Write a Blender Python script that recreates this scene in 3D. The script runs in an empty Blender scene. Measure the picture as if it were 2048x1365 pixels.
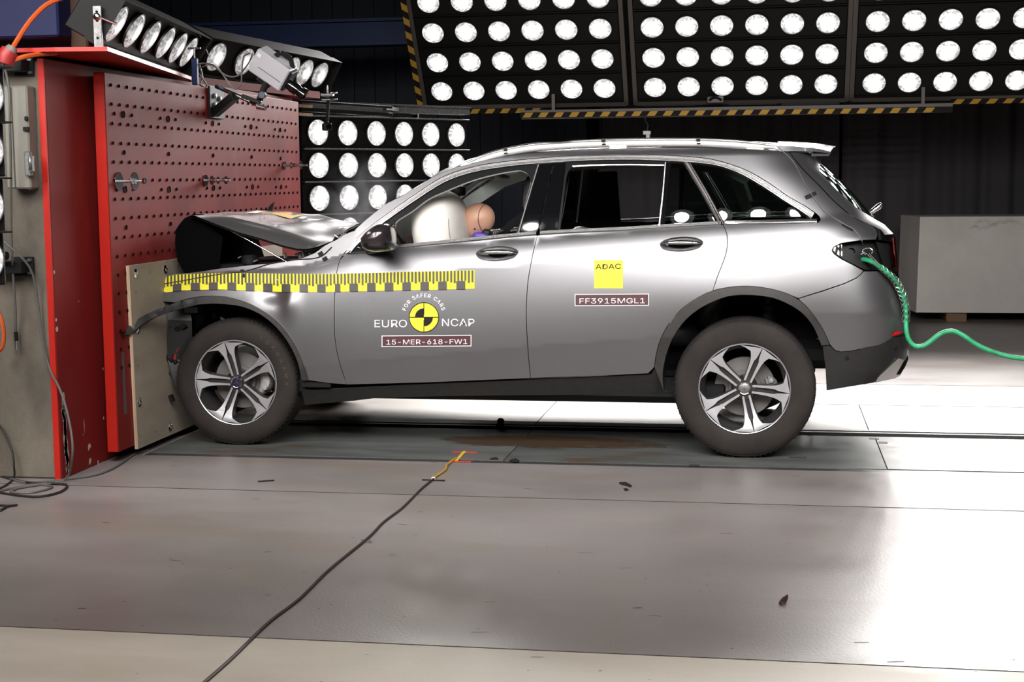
import bpy, bmesh, math, random
from mathutils import Vector, Matrix, noise
from mathutils.geometry import delaunay_2d_cdt
random.seed(7)
sin, cos, pi, R_ = math.sin, math.cos, math.pi, math.radians
# ------------------------------------------------------------------ camera
SC = bpy.context.scene
COL = SC.collection
F_PX, CAM_H = 3000.0, 1.49
YAW, PIT, ROLL = R_(9.8), R_(6.23), R_(.54)
fwd = Vector((-sin(YAW)*cos(PIT), cos(YAW)*cos(PIT), -sin(PIT)))
r0 = Vector((cos(YAW), sin(YAW), 0)); u0 = r0.cross(fwd)
RT = r0*cos(ROLL) - u0*sin(ROLL); UP = u0*cos(ROLL) + r0*sin(ROLL)
CAM = Vector((0, 0, CAM_H))
cd = bpy.data.cameras.new('camera'); cam = bpy.data.objects.new('camera', cd); COL.objects.link(cam)
M = Matrix((RT, UP, -fwd)).transposed().to_4x4(); M.translation = CAM
cam.matrix_world = M
cd.sensor_width = 36; cd.lens = F_PX/2048*36; cd.clip_start = .05; cd.clip_end = 100
SC.camera = cam
# ------------------------------------------------------------------ world, colour, light levels
w = bpy.data.worlds.new('hall'); SC.world = w; w.use_nodes = True
w.node_tree.nodes['Background'].inputs[0].default_value = (.5, .52, .6, 1)
w.node_tree.nodes['Background'].inputs[1].default_value = .004
vs = SC.view_settings; vs.view_transform = 'Standard'; vs.look = 'None'; vs.exposure = 0; vs.gamma = 1
SC.display_settings.display_device = 'sRGB'
SC.cycles.max_bounces = 6; SC.cycles.diffuse_bounces = 2; SC.cycles.glossy_bounces = 4
SC.cycles.transmission_bounces = 6; SC.cycles.transparent_max_bounces = 12
SC.cycles.sample_clamp_indirect = 6; SC.cycles.caustics_reflective = False; SC.cycles.caustics_refractive = False
SC.cycles.use_denoising = True
W_BACK, W_FRONT, W_LOW, W_TOP = 38.0, 17.0, 4.0, 2.5     # watts per lamp
W_WORK = 300.0                                          # flood light behind the camera
LENS_E = 4.6
# ------------------------------------------------------------------ the picture's rays, to measure places
def ray(u, v): return (u-1024)/F_PX*RT - (v-682.5)/F_PX*UP + fwd
def onY(u, v, Y): d = ray(u, v); return CAM + d*(Y/d.y)
def onX(u, v, X): d = ray(u, v); return CAM + d*(X/d.x)
def onZ(u, v, Z=0.): d = ray(u, v); return CAM + d*((Z-CAM_H)/d.z)
def atD(u, v, D): return CAM + ray(u, v)*D
# ------------------------------------------------------------------ materials
def mat(name, col, rough=.5, metal=0., spec=.5, coat=0., coat_r=.03, emis=None, es=0., alpha=None, trans=0.):
    m = bpy.data.materials.new(name); m.use_nodes = True
    b = m.node_tree.nodes['Principled BSDF']; i = b.inputs
    i['Base Color'].default_value = (*col, 1); i['Roughness'].default_value = rough; i['Metallic'].default_value = metal
    i['Specular IOR Level'].default_value = spec; i['Coat Weight'].default_value = coat; i['Coat Roughness'].default_value = coat_r
    if emis: i['Emission Color'].default_value = (*emis, 1); i['Emission Strength'].default_value = es
    if trans: i['Transmission Weight'].default_value = trans
    if alpha is not None: i['Alpha'].default_value = alpha
    m['b'] = 1
    return m
def N(m, t, **kw):
    n = m.node_tree.nodes.new(t)
    for k, v in kw.items():
        if k in n.inputs: n.inputs[k].default_value = v
        else: setattr(n, k, v)
    return n
def LK(m, a, b): m.node_tree.links.new(a, b)
def mottle(m, c1, c2, scale=(1, 1, 1), detail=6, lo=.35, hi=.65, rough=None, c3=None, s3=None, lo3=.6, hi3=.7, bump=0., bscale=60):
    """surface colour that varies with stains and wear: two layers of noise in object space"""
    b = m.node_tree.nodes['Principled BSDF']
    tc = N(m, 'ShaderNodeTexCoord'); mp = N(m, 'ShaderNodeMapping'); mp.inputs['Scale'].default_value = scale
    nz = N(m, 'ShaderNodeTexNoise', Scale=1., Detail=detail, Roughness=.62)
    LK(m, tc.outputs['Object'], mp.inputs[0]); LK(m, mp.outputs[0], nz.inputs['Vector'])
    cr = N(m, 'ShaderNodeValToRGB'); cr.color_ramp.elements[0].position = lo; cr.color_ramp.elements[1].position = hi
    cr.color_ramp.elements[0].color = (*c1, 1); cr.color_ramp.elements[1].color = (*c2, 1)
    LK(m, nz.outputs[0], cr.inputs[0]); out = cr.outputs[0]
    if c3:
        mp3 = N(m, 'ShaderNodeMapping'); mp3.inputs['Scale'].default_value = s3; mp3.inputs['Location'].default_value = (3.1, 7.7, 1.3)
        n3 = N(m, 'ShaderNodeTexNoise', Scale=1., Detail=8, Roughness=.7)
        LK(m, tc.outputs['Object'], mp3.inputs[0]); LK(m, mp3.outputs[0], n3.inputs['Vector'])
        mr = N(m, 'ShaderNodeMapRange'); mr.inputs[1].default_value = lo3; mr.inputs[2].default_value = hi3
        LK(m, n3.outputs[0], mr.inputs[0]); mx = N(m, 'ShaderNodeMix', data_type='RGBA')
        LK(m, mr.outputs[0], mx.inputs[0]); LK(m, out, mx.inputs[6]); mx.inputs[7].default_value = (*c3, 1); out = mx.outputs[2]
    LK(m, out, b.inputs['Base Color'])
    if rough:
        r = N(m, 'ShaderNodeMapRange'); r.inputs[3].default_value = rough[0]; r.inputs[4].default_value = rough[1]
        r.inputs[1].default_value = .3; r.inputs[2].default_value = .7
        LK(m, nz.outputs[0], r.inputs[0]); LK(m, r.outputs[0], b.inputs['Roughness'])
    if bump:
        nb = N(m, 'ShaderNodeTexNoise', Scale=bscale, Detail=3); LK(m, tc.outputs['Object'], nb.inputs['Vector'])
        bp = N(m, 'ShaderNodeBump', Strength=bump, Distance=.01); LK(m, nb.outputs[0], bp.inputs['Height']); LK(m, bp.outputs[0], b.inputs['Normal'])
    return m
def glass(name, tint, refl_r=.0, mixf=1.5, dust=0.):
    m = bpy.data.materials.new(name); m.use_nodes = True; nt = m.node_tree; nt.nodes.clear()
    o = N(m, 'ShaderNodeOutputMaterial'); t = N(m, 'ShaderNodeBsdfTransparent'); t.inputs[0].default_value = (*tint, 1)
    g = N(m, 'ShaderNodeBsdfGlossy'); g.inputs['Roughness'].default_value = refl_r; f = N(m, 'ShaderNodeFresnel'); f.inputs[0].default_value = mixf
    x = N(m, 'ShaderNodeMixShader'); LK(m, f.outputs[0], x.inputs[0]); LK(m, t.outputs[0], x.inputs[1]); LK(m, g.outputs[0], x.inputs[2])
    LK(m, x.outputs[0], o.inputs[0]); return m
MT = {}
MT['paint'] = mat('grey_metallic_paint', (.225, .222, .232), .40, .87, .5, .25, .12)
MT['black'] = mat('black_plastic', (.010, .010, .011), .5, spec=.25)
MT['framblk'] = mat('black_frame', (.006, .006, .0065), .4, spec=.12)
MT['void'] = mat('black_lining', (.004, .004, .0045), .8, spec=.2)
MT['gloss'] = mat('gloss_black', (.005, .005, .006), .03, coat=.6)
MT['clad'] = mottle(mat('grey_cladding', (.035, .034, .034), .5), (.030, .0285, .028), (.040, .038, .037), (30, 30, 30))
MT['clad2'] = mottle(mat('dark_cladding', (.02, .02, .02), .5), (.012, .0115, .0115), (.017, .016, .016), (30, 30, 30))
MT['chrome'] = mat('chrome', (.75, .75, .76), .12, 1.)
MT['satin'] = mat('satin_aluminium', (.82, .80, .80), .27, 1.)
MT['seal'] = mat('seal_grey', (.16, .16, .16), .5, .2)
MT['railalu'] = mat('rail_aluminium', (.95, .94, .94), .5, .6)
MT['alu'] = mat('machined_aluminium', (.74, .74, .78), .36, .8)
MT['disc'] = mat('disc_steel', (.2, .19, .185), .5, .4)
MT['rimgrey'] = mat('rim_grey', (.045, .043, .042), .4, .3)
MT['steel'] = mottle(mat('steel', (.35, .35, .35), .4, .9), (.25, .25, .25), (.42, .42, .42), (40, 40, 40))
MT['tyre'] = mottle(mat('tyre_rubber', (.04, .035, .032), .75, spec=.25), (.020, .017, .016), (.038, .031, .028), (4, 4, 4))
MT['tread'] = mat('tread_rubber', (.02, .018, .018), .8, spec=.3)
MT['caliper'] = mottle(mat('cast_alloy', (.4, .4, .39), .45, .3), (.3, .3, .3), (.55, .54, .53), (20, 20, 20))
MT['yellow'] = mat('yellow_tape', (.88, .80, .05), .5, spec=.3)
MT['hazy'] = mat('hazard_yellow', (.62, .36, .05), .6)
MT['blk'] = mat('black_print', (.02, .018, .018), .6, spec=.12)
MT['chip'] = mat('bare_chip', (.5, .45, .42), .8)
MT['tapeblk'] = mat('black_tape', (.075, .068, .065), .5)
MT['white'] = mat('white_print', (.9, .9, .9), .5)
MT['maroon'] = mat('maroon_label', (.085, .028, .035), .5)
MT['orange'] = mat('orange_sheath', (.6, .1, .02), .5)
MT['redpl'] = mat('red_plug', (.35, .02, .02), .45)
MT['redlens'] = mat('red_lens', (.5, .008, .008), .35, spec=.2)
MT['amber'] = mat('indicator', (.9, .6, .05), .3, emis=(1, .75, .05), es=1.2)
MT['head'] = mat('dummy_skin', (.60, .34, .235), .45)
MT['cloth'] = mat('yellow_cloth', (.25, .24, .22), .9)
MT['purple'] = mat('purple_part', (.075, .05, .42), .4)
MT['airbag'] = mottle(mat('airbag_cloth', (.86, .82, .76), .85, spec=.2), (.89, .85, .79), (.95, .92, .87), (6, 6, 6), bump=.1, bscale=14)
MT['trimlt'] = mat('light_trim', (.74, .78, .74), .7)
MT['liner'] = mat('roof_lining', (.42, .38, .34), .9)
MT['seat'] = mat('black_leather', (.016, .016, .017), .45)
MT['red'] = mottle(mat('red_paint', (.45, .04, .035), .5, spec=.12), (.17, .012, .011), (.235, .020, .019), (1.6, 1.6, .5), c3=(.27, .05, .046), s3=(2.5, 2.5, .9), lo3=.56, hi3=.9, rough=(.42, .6))
MT['redhi'] = mottle(mat('bright_red_paint', (.72, .028, .012), .4), (.46, .014, .008), (.54, .02, .011), (3, 3, 1))
MT['conc'] = mottle(mat('bare_concrete', (.3, .27, .22), .85), (.085, .073, .058), (.185, .158, .125), (2.5, 2.5, 1.5), c3=(.20, .12, .06), s3=(3, 3, 1.2), lo3=.56, hi3=.7, bump=.25)
MT['concw'] = mottle(mat('pale_concrete', (.38, .36, .34), .85), (.60, .565, .53), (.72, .68, .64), (1.5, 1.5, 1.5), c3=(.22, .20, .19), s3=(1.2, 1.2, 3), lo3=.62, hi3=.75)
MT['floor'] = mottle(mat('painted_floor', (.3, .28, .27), .4), (.20, .178, .172), (.265, .24, .233), (.8, 1.6, 1), c3=(.22, .18, .145), s3=(.9, 3.2, 1), lo3=.5, hi3=.78, rough=(.3, .45), bump=.09, bscale=90)
MT['floor2'] = mottle(mat('beige_floor', (.44, .41, .36), .5), (.50, .455, .39), (.60, .55, .475), (1.2, 3, 1), c3=(.38, .32, .26), s3=(2, 9, 1), lo3=.64, hi3=.8, rough=(.4, .55), bump=.05, bscale=90)
MT['plate'] = mottle(mat('track_plate', (.2, .2, .19), .5), (.075, .08, .079), (.13, .137, .131), (1.5, 6, 1), c3=(.10, .062, .034), s3=(.8, 2.2, 1), lo3=.53, hi3=.6, rough=(.4, .6))
MT['plate2'] = mottle(mat('track_plate_pale', (.3, .28, .26), .5), (.33, .30, .28), (.42, .39, .365), (1.2, 4, 1), rough=(.4, .55))
MT['seam'] = mat('seam_filler', (.02, .014, .012), .8, spec=.2)
MT['rail'] = mat('rail_steel', (.09, .09, .09), .45, .6)
MT['curtain'] = mat('dark_curtain', (.07, .067, .069), .85, spec=.2)
MT['wallm'] = mat('dark_wall', (.03, .03, .033), .8, spec=.2)
MT['bluebeam'] = mat('blue_steel', (.01, .03, .12), .5)
MT['navy'] = mat('navy_sheet', (.012, .018, .035), .6)
MT['ply'] = mottle(mat('plywood', (.5, .42, .31), .6), (.33, .275, .215), (.43, .365, .29), (1.5, 1.5, 5), c3=(.2, .18, .15), s3=(3, 3, 2.2), lo3=.6, hi3=.8)
MT['plyedge'] = mottle(mat('plywood_edge', (.6, .45, .3), .7), (.42, .29, .2), (.66, .5, .36), (90, 2, 2))
MT['frame'] = mat('bank_frame', (.13, .115, .105), .5, .3)
MT['house'] = mat('bank_housing', (.011, .011, .011), .5, spec=.2)
MT['reflector'] = mat('reflector', (.85, .85, .86), .12, 1.)
MT['camgrey'] = mat('camera_casing', (.62, .61, .66), .45, .1)
MT['cabinet'] = mottle(mat('cabinet_beige', (.22, .21, .18), .5), (.17, .16, .14), (.25, .24, .205), (3, 3, 1))
MT['cable'] = mat('grey_cable', (.11, .105, .10), .5)
MT['cabled'] = mat('black_cable', (.015, .014, .014), .5)
MT['green'] = mottle(mat('green_hose', (.03, .45, .2), .4), (.02, .26, .10), (.035, .42, .19), (14, 14, 14), lo=.35, hi=.55)
MT['wire'] = mat('wire_grip', (.7, .68, .66), .3, 1.)
MT['wood'] = mat('timber', (.2, .12, .06), .7)
MT['win'] = glass('tinted_glass', (.28, .34, .32), 0., 1.62)
MT['wshield'] = glass('clear_glass', (.75, .82, .80), 0., 1.5)
MT['clearp'] = glass('clear_plastic', (.6, .62, .62), .05, 1.8)
# lens: brighter over the bulb, dimmer and streaked towards the rim, the way a lit par lamp is
def lens_mat(name, s, pwr=3., lo=.09, hi=.24):
    m = mat(name, (.25, .25, .25), .1, coat=.5); b = m.node_tree.nodes['Principled BSDF']
    tc = N(m, 'ShaderNodeTexCoord'); ln = N(m, 'ShaderNodeVectorMath', operation='LENGTH'); LK(m, tc.outputs['Object'], ln.inputs[0])
    mp = N(m, 'ShaderNodeMapping'); mp.inputs['Scale'].default_value = (22, 22, 22); oi = N(m, 'ShaderNodeObjectInfo')
    ad = N(m, 'ShaderNodeVectorMath', operation='ADD'); LK(m, oi.outputs['Location'], ad.inputs[1]); LK(m, tc.outputs['Object'], mp.inputs[0]); LK(m, mp.outputs[0], ad.inputs[0])
    nz = N(m, 'ShaderNodeTexNoise', Scale=1., Detail=2, Distortion=1.5); LK(m, ad.outputs[0], nz.inputs['Vector'])
    mr = N(m, 'ShaderNodeMapRange'); mr.inputs[1].default_value = .025; mr.inputs[2].default_value = .1; mr.inputs[3].default_value = 1.; mr.inputs[4].default_value = 0.
    LK(m, ln.outputs['Value'], mr.inputs[0])
    pw = N(m, 'ShaderNodeMath', operation='POWER'); pw.inputs[1].default_value = pwr; LK(m, mr.outputs[0], pw.inputs[0])
    m2 = N(m, 'ShaderNodeMapRange'); m2.inputs[1].default_value = .4; m2.inputs[2].default_value = .6; m2.inputs[3].default_value = lo; m2.inputs[4].default_value = hi
    LK(m, nz.outputs[0], m2.inputs[0])
    a2 = N(m, 'ShaderNodeMath', operation='ADD'); LK(m, pw.outputs[0], a2.inputs[0]); LK(m, m2.outputs[0], a2.inputs[1])
    ml = N(m, 'ShaderNodeMath', operation='MULTIPLY'); ml.inputs[1].default_value = s; LK(m, a2.outputs[0], ml.inputs[0])
    LK(m, ml.outputs[0], b.inputs['Emission Strength']); b.inputs['Emission Color'].default_value = (1, .985, .97, 1)
    return m
MT['lens'] = lens_mat('lamp_lens', LENS_E)
MT['lens2'] = lens_mat('lamp_lens_side', LENS_E, 5., .035, .13)
# ------------------------------------------------------------------ objects and meshes
def origin(o):
    p = Vector((0, 0, 0))
    while o: p += o.location; o = o.parent
    return p
def tag(o, label=None, cat=None, group=None, kind=None):
    for k, v in (('label', label), ('category', cat), ('group', group), ('kind', kind)):
        if v: o[k] = v
    return o
def empty(name, loc, label=None, cat=None, group=None, parent=None):
    o = bpy.data.objects.new(name, None); o.empty_display_size = .1; COL.objects.link(o)
    if parent: o.parent = parent
    o.location = Vector(loc) - (origin(parent) if parent else Vector((0, 0, 0)))
    return tag(o, label, cat, group)
class MB:
    """collects shapes (world coordinates), links them as one mesh object"""
    def __init__(s): s.v = []; s.f = []; s.m = []; s.n = {}; s.flat = []
    def add(s, vs, fs, mi=0, ns=None, flat=False):
        b = len(s.v); s.v += [Vector(x) for x in vs]
        for f in fs: s.f.append([b+i for i in f]); s.m.append(mi); s.flat.append(flat)
        if ns:
            for i, n in enumerate(ns): s.n[b+i] = n
        return s
    def box(s, c, d, rot=None, mi=0, bev=0.):
        x, y, z = d[0]/2, d[1]/2, d[2]/2; c = Vector(c)
        if bev:
            vs = []
            for sx in (-1, 1):
                for sy in (-1, 1):
                    for sz in (-1, 1):
                        vs += [(sx*(x-bev), sy*(y-bev), sz*z), (sx*(x-bev), sy*y, sz*(z-bev)), (sx*x, sy*(y-bev), sz*(z-bev))]
            vs = [Vector(p) for p in vs]; bm = bmesh.new()
            for p in vs: bm.verts.new(p)
            bmesh.ops.convex_hull(bm, input=bm.verts); bmesh.ops.dissolve_limit(bm, angle_limit=.01, verts=bm.verts, edges=bm.edges)
            bm.verts.index_update(); vv = [p.co.copy() for p in bm.verts]; ff = [[q.index for q in f.verts] for f in bm.faces]; bm.free()
        else:
            vv = [Vector((a, b, e)) for a in (-x, x) for b in (-y, y) for e in (-z, z)]
            ff = [(0, 1, 3, 2), (4, 6, 7, 5), (0, 4, 5, 1), (2, 3, 7, 6), (0, 2, 6, 4), (1, 5, 7, 3)]
        if rot is not None: vv = [rot @ p for p in vv]
        return s.add([c+p for p in vv], ff, mi, flat=True)
    def bar(s, a, b, wd, ht=None, mi=0, up=Vector((0, 0, 1)), bev=0.):
        a, b = Vector(a), Vector(b); d = (b-a); L = d.length; d.normalize(); ht = ht or wd
        sd = d.cross(up); sd = sd.normalized() if sd.length > 1e-4 else Vector((1, 0, 0)); uu = sd.cross(d)
        rot = Matrix((d, sd, uu)).transposed()
        return s.box((a+b)/2, (L, wd, ht), rot, mi, bev)
    def tube(s, pts, r, n=10, mi=0, smooth=True, closed=False):
        pts = [Vector(p) for p in pts]; k = len(pts); rs = r if isinstance(r, (list, tuple)) else [r]*k
        vs = []; pu = None
        for i, p in enumerate(pts):
            d = (pts[min(i+1, k-1)]-pts[max(i-1, 0)]).normalized()
            if pu is None: pu = Vector((0, 0, 1)) if abs(d.z) < .9 else Vector((1, 0, 0))
            sd = d.cross(pu).normalized(); pu = sd.cross(d)
            for j in range(n): a = 2*pi*j/n; vs.append(p+(sd*cos(a)+pu*sin(a))*rs[i])
        fs = [(i*n+j, i*n+(j+1) % n, (i+1)*n+(j+1) % n, (i+1)*n+j) for i in range(k-1) for j in range(n)]
        fs += [list(range(n))[::-1], [(k-1)*n+j for j in range(n)]]
        return s.add(vs, fs, mi)
    def lathe(s, prof, c, axis, n=48, mi=0, ref=None, flat=False, a0=0, a1=2*pi):
        """prof: (radius, height along axis)"""
        c = Vector(c); ax = Vector(axis).normalized(); x = (ref or (Vector((1, 0, 0)) if abs(ax.x) < .9 else Vector((0, 1, 0))))
        y = ax.cross(x).normalized(); x = y.cross(ax); full = abs(a1-a0) > 6.28; k = n if full else n+1; vs = []
        for r, h in prof:
            for j in range(k): a = a0+(a1-a0)*j/n; vs.append(c+ax*h+(x*cos(a)+y*sin(a))*r)
        fs = [(i*k+j, i*k+(j+1) % k, (i+1)*k+(j+1) % k, (i+1)*k+j) for i in range(len(prof)-1) for j in range(n)]
        return s.add(vs, fs, mi, flat=flat)
    def prism(s, pts, off, mi=0, mi_side=None):
        pts = [Vector(p) for p in pts]; off = Vector(off); k = len(pts)
        s.add(pts, [list(range(k))], mi, flat=True); s.add([p+off for p in pts], [list(range(k))[::-1]], mi, flat=True)
        return s.add(pts+[p+off for p in pts], [(i, (i+1) % k, k+(i+1) % k, k+i) for i in range(k)], mi if mi_side is None else mi_side, flat=True)
    def grid(s, rows, mi=0, flat=False):
        k = len(rows[0]); vs = [p for r in rows for p in r]
        return s.add(vs, [(i*k+j, i*k+j+1, (i+1)*k+j+1, (i+1)*k+j) for i in range(len(rows)-1) for j in range(k-1)], mi, flat=flat)
    def build(s, name, mats, parent=None, label=None, kind=None, cat=None, group=None, loc=None, sharp=35):
        me = bpy.data.meshes.new(name); o = bpy.data.objects.new(name, me); COL.objects.link(o)
        og = origin(parent) if parent else Vector((0, 0, 0))
        if loc is not None: L = Vector(loc)
        elif parent: L = og
        else:
            xs = [v.x for v in s.v]; ys = [v.y for v in s.v]; zs = [v.z for v in s.v]
            L = Vector(((min(xs)+max(xs))/2, (min(ys)+max(ys))/2, min(zs)))
        me.from_pydata([v-L for v in s.v], [], s.f)
        for m in (mats if isinstance(mats, (list, tuple)) else [mats]): me.materials.append(MT[m] if isinstance(m, str) else m)
        me.polygons.foreach_set('material_index', s.m)
        me.polygons.foreach_set('use_smooth', [not q for q in s.flat])
        if s.n:
            me.update()
            nn = [tuple(s.n.get(i, Vector((0, 0, 0)))) for i in range(len(s.v))]
            me.normals_split_custom_set_from_vertices(nn)
        else:
            bm = bmesh.new(); bm.from_mesh(me); bmesh.ops.recalc_face_normals(bm, faces=bm.faces)
            for e in bm.edges:
                if len(e.link_faces) == 2 and e.calc_face_angle(0) > R_(sharp): e.smooth = False
            bm.to_mesh(me); bm.free()
        if parent: o.parent = parent
        o.location = L-og
        return tag(o, label, cat, group, kind)
def copy_tree(o, parent=None):
    kids = [c for c in bpy.data.objects if c.parent == o]
    def rec(a, par):
        c = a.copy(); COL.objects.link(c); c.parent = par
        for k in KIDS.get(a.name, []): rec(k, c)
        return c
    return rec(o, parent)
KIDS = {}
def index_kids():
    KIDS.clear()
    for o in bpy.data.objects:
        if o.parent: KIDS.setdefault(o.parent.name, []).append(o)
def smooth_line(pts, closed=False, step=.02, sharp=()):
    """Catmull-Rom through 2D/3D points, resampled"""
    P = [Vector(p) for p in pts]; k = len(P); out = []
    segs = k if closed else k-1
    for i in range(segs):
        p1, p2 = P[i], P[(i+1) % k]
        p0 = P[(i-1) % k] if (closed or i > 0) else p1; p3 = P[(i+2) % k] if (closed or i+2 < k) else p2
        if i in sharp: p0 = p1
        if (i+1) % k in sharp: p3 = p2
        n = max(1, int((p2-p1).length/step))
        for j in range(n):
            t = j/n; out.append(.5*((2*p1)+(p2-p0)*t+(2*p0-5*p1+4*p2-p3)*t*t+(3*p1-p0-3*p2+p3)*t**3))
    if not closed: out.append(P[-1])
    return out
# ================================================================== THE HALL
def slab(name, x0, x1, y0, y1, mt, z0=-.12, z1=0., bev=0.):
    mb = MB(); mb.box(((x0+x1)/2, (y0+y1)/2, (z0+z1)/2), (x1-x0, y1-y0, z1-z0), bev=bev)
    return mb.build(name, mt, kind='structure')
G = .009
slab('floor', -9, 9, -6, 4.56-.005, 'floor2')
slab('floor', -9, 9, 4.56+.005, 6.80-G, 'floor')
slab('floor', -9, 9, 6.80+G, 7.62, 'floor')
slab('trim_1', -3.36, 9, 7.62+.001, 7.70, 'rail', z1=-.003)
for x0, x1 in ((-3.36, -1.383), (-1.377, .592), (.598, 2.5), (2.506, 9)): slab('floor', x0, x1, 7.702, 8.66, 'plate', z1=.001)
slab('trim_2', -3.36, 9, 8.665, 8.76, 'rail', z1=-.012); slab('trim_2', -3.36, 9, 8.762, 8.795, 'rail', z1=.004)
slab('trim_2', -3.36, 9, 8.835, 8.87, 'rail', z1=.004)
for x0, x1 in ((-3.36, -1.40), (-1.394, .573), (.579, 2.5), (2.506, 9)): slab('floor', x0, x1, 8.875, 9.876-G, 'plate2')
slab('floor', -3.36, 9, 9.876+G, 10.855-G, 'plate2'); slab('floor', -9, 9, 10.855+G, 12.6, 'floor'); slab('floor', -9, 9, 12.608, 18.4, 'floor')
slab('floor', -9, -3.366, 7.62, 10.85, 'floor')
slab('floor', -9, 9, -6, 18.4, 'void', -.2, -.121)
slab('trim_3', -9, 9, 6.79, 6.81, 'seam', -.1, -.0015); slab('trim_3', -9, 9, 4.553, 4.567, 'seam', -.1, -.0015); slab('trim_3', -3.36, 9, 9.866, 9.886, 'seam', -.1, -.0015)
mb = MB(); mb.box((0, -6.1, 3.5), (18.4, .2, 7.4)); mb.build('wall_front', 'wallm', kind='structure')
mb = MB(); mb.box((-9.1, 6.1, 3.5), (.2, 24.6, 7.4)); mb.build('wall_left', 'wallm', kind='structure')
mb = MB(); mb.box((9.1, 6.1, 3.5), (.2, 24.6, 7.4)); mb.build('wall_right', 'wallm', kind='structure')
mb = MB(); mb.box((0, 6.1, 7.3), (18.4, 24.6, .2)); mb.build('ceiling', 'wallm', kind='structure')
mb = MB(); mb.box((0, 18.55, 3.5), (18.4, .2, 7.4)); mb.build('wall_back', 'wallm', kind='structure')
# dark pleated curtain in front of the back wall, one opening edge near the middle
def curtain(x0, x1, Y, z1, amp, label):
    mb = MB(); n = int((x1-x0)/.025); rows = [[], []]
    for i in range(n+1):
        x = x0+(x1-x0)*i/n; ph = x*2*pi/.42+1.3*sin(x*2.1); y = Y+amp*(sin(ph)+.35*sin(2.3*ph+1))
        rows[0].append((x, y, .03)); rows[1].append((x, y, z1))
    mb.grid(rows); rows2 = [[(p[0], p[1]+.006, p[2]) for p in r] for r in rows]; mb.grid(rows2)
    return mb.build('curtain', 'curtain', label=label, cat='curtain')
curtain(-1.9, .745, 17.2, 6.2, .035, 'dark grey pleated curtain hanging behind the car roof, left of its opening edge')
curtain(.775, 8.6, 17.15, 6.2, .045, 'dark grey pleated curtain behind the pale concrete block, right of its opening edge')
mb = MB(); mb.box((-5.6, 17.4, 3.0), (6.8, .08, 6.0), mi=0)
for i in range(30): mb.box((-8.9+i*.25, 17.34, 3.0), (.1, .05, 6.0), mi=0)
mb.build('wall_left_back', 'navy', kind='structure')
mb = MB(); mb.bar((-8.5, 15.2, 2.98), (-2.35, 15.2, 2.98), .2, .2, up=Vector((0, 0, 1)))
for z in (2.86, 3.10): mb.box((-5.4, 15.2, z), (6.1, .3, .03))
mb.build('steel_beam', 'bluebeam', label='dark blue steel beam running level high behind the barrier', cat='beam')
mb = MB(); mb.box((-3.1, 16.6, 3.55), (1.55, .1, .8), bev=.02)
for i in range(6): mb.box((-3.1, 16.54, 3.22+i*.13), (1.5, .02, .02))
mb.build('shutter_panel', 'navy', label='dark bluish panel on the wall above the blue beam', cat='panel')
# ---- pale concrete block on timber feet
t = empty('concrete_block', (3.2, 15.6, 0), 'large pale concrete block with one round hole, resting on timber feet by the curtain', 'concrete block')
mb = MB(); X0 = onY(1836, 437, 15.5).x; X1 = 4.9
pts = [(X0, 15.5, .10), (X0+.02, 15.5, 1.06), (X1, 15.5, 1.06), (X1, 15.5, .16), (3.45, 15.5, .16), (3.40, 15.5, .10)]
hc = onY(1944, 512, 15.5); front = [Vector(p) for p in pts]
vv, ee, ff, _, _, _ = delaunay_2d_cdt([Vector((p.x, p.z)) for p in front]+[Vector((hc.x+.028*cos(a*pi/8), hc.z+.028*sin(a*pi/8))) for a in range(16)], [], [list(range(6)), list(range(6, 22))], 5, 1e-5)
mb.add([(v.x, 15.5, v.y) for v in vv], ff, flat=True)
k = 6; bk = [Vector((p.x-.12*(p.x < 2), 16.3, p.z)) for p in front]; mb.add(front+bk, [(i, (i+1) % k, k+(i+1) % k, k+i) for i in range(k)]+[list(range(k, 2*k))], flat=True)
mb.lathe([(.028, 0), (.028, .3), (0, .3)], (hc.x, 15.5, hc.z), (0, 1, 0), 16, mi=1)
mb.build('block', ['concw', 'void'], t)
for x in (1.85, 4.4): mb = MB(); mb.box((x, 15.9, .05), (.2, .7, .1), bev=.005); mb.build('timber_foot', 'wood', t)
# ================================================================== BARRIER
XF = -3.50; YB = 6.93
t = empty('crash_barrier', (-4.6, 8.5, 0), 'massive crash barrier of bare concrete faced with dark red steel, car pressed against it', 'barrier')
mb = MB(); mb.box((-6.02, 8.855, 1.04), (5.0, 3.85, 2.08), bev=.01)
mb.build('concrete_body', 'conc', t, label='bare concrete body')
mb = MB(); mb.box((-3.51, 8.86, 1.045), (.025, 3.86, 2.085), bev=.002)
mb.build('face_plate', 'red', t, label='dark red painted steel face')
mb = MB(); mb.box((-3.513, YB-.012, 1.045), (.03, .012, 2.085)); mb.build('edge_strip', 'redhi', t, label='bright red edge strip')
YS = 7.37
mb = MB(); XS = -3.393; yf = onX(599, 300, XS).y
mb.box(((XS-3.455)/2, (YS+yf)/2, 1.055), (abs(-3.455-XS), yf-YS, 1.99), bev=.003, mi=0); mb.box((-3.48, (YS+yf)/2+.04, 1.055), (.05, yf-YS-.12, 1.97))
mb.box(((XS-3.455)/2-.001, YS-.001, 1.055), (abs(-3.455-XS)-.006, .004, 1.985), mi=1)
slabp = mb.build('drilled_slab', ['red', 'redhi'], t, label='thick red slab drilled with rows of holes')
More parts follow.
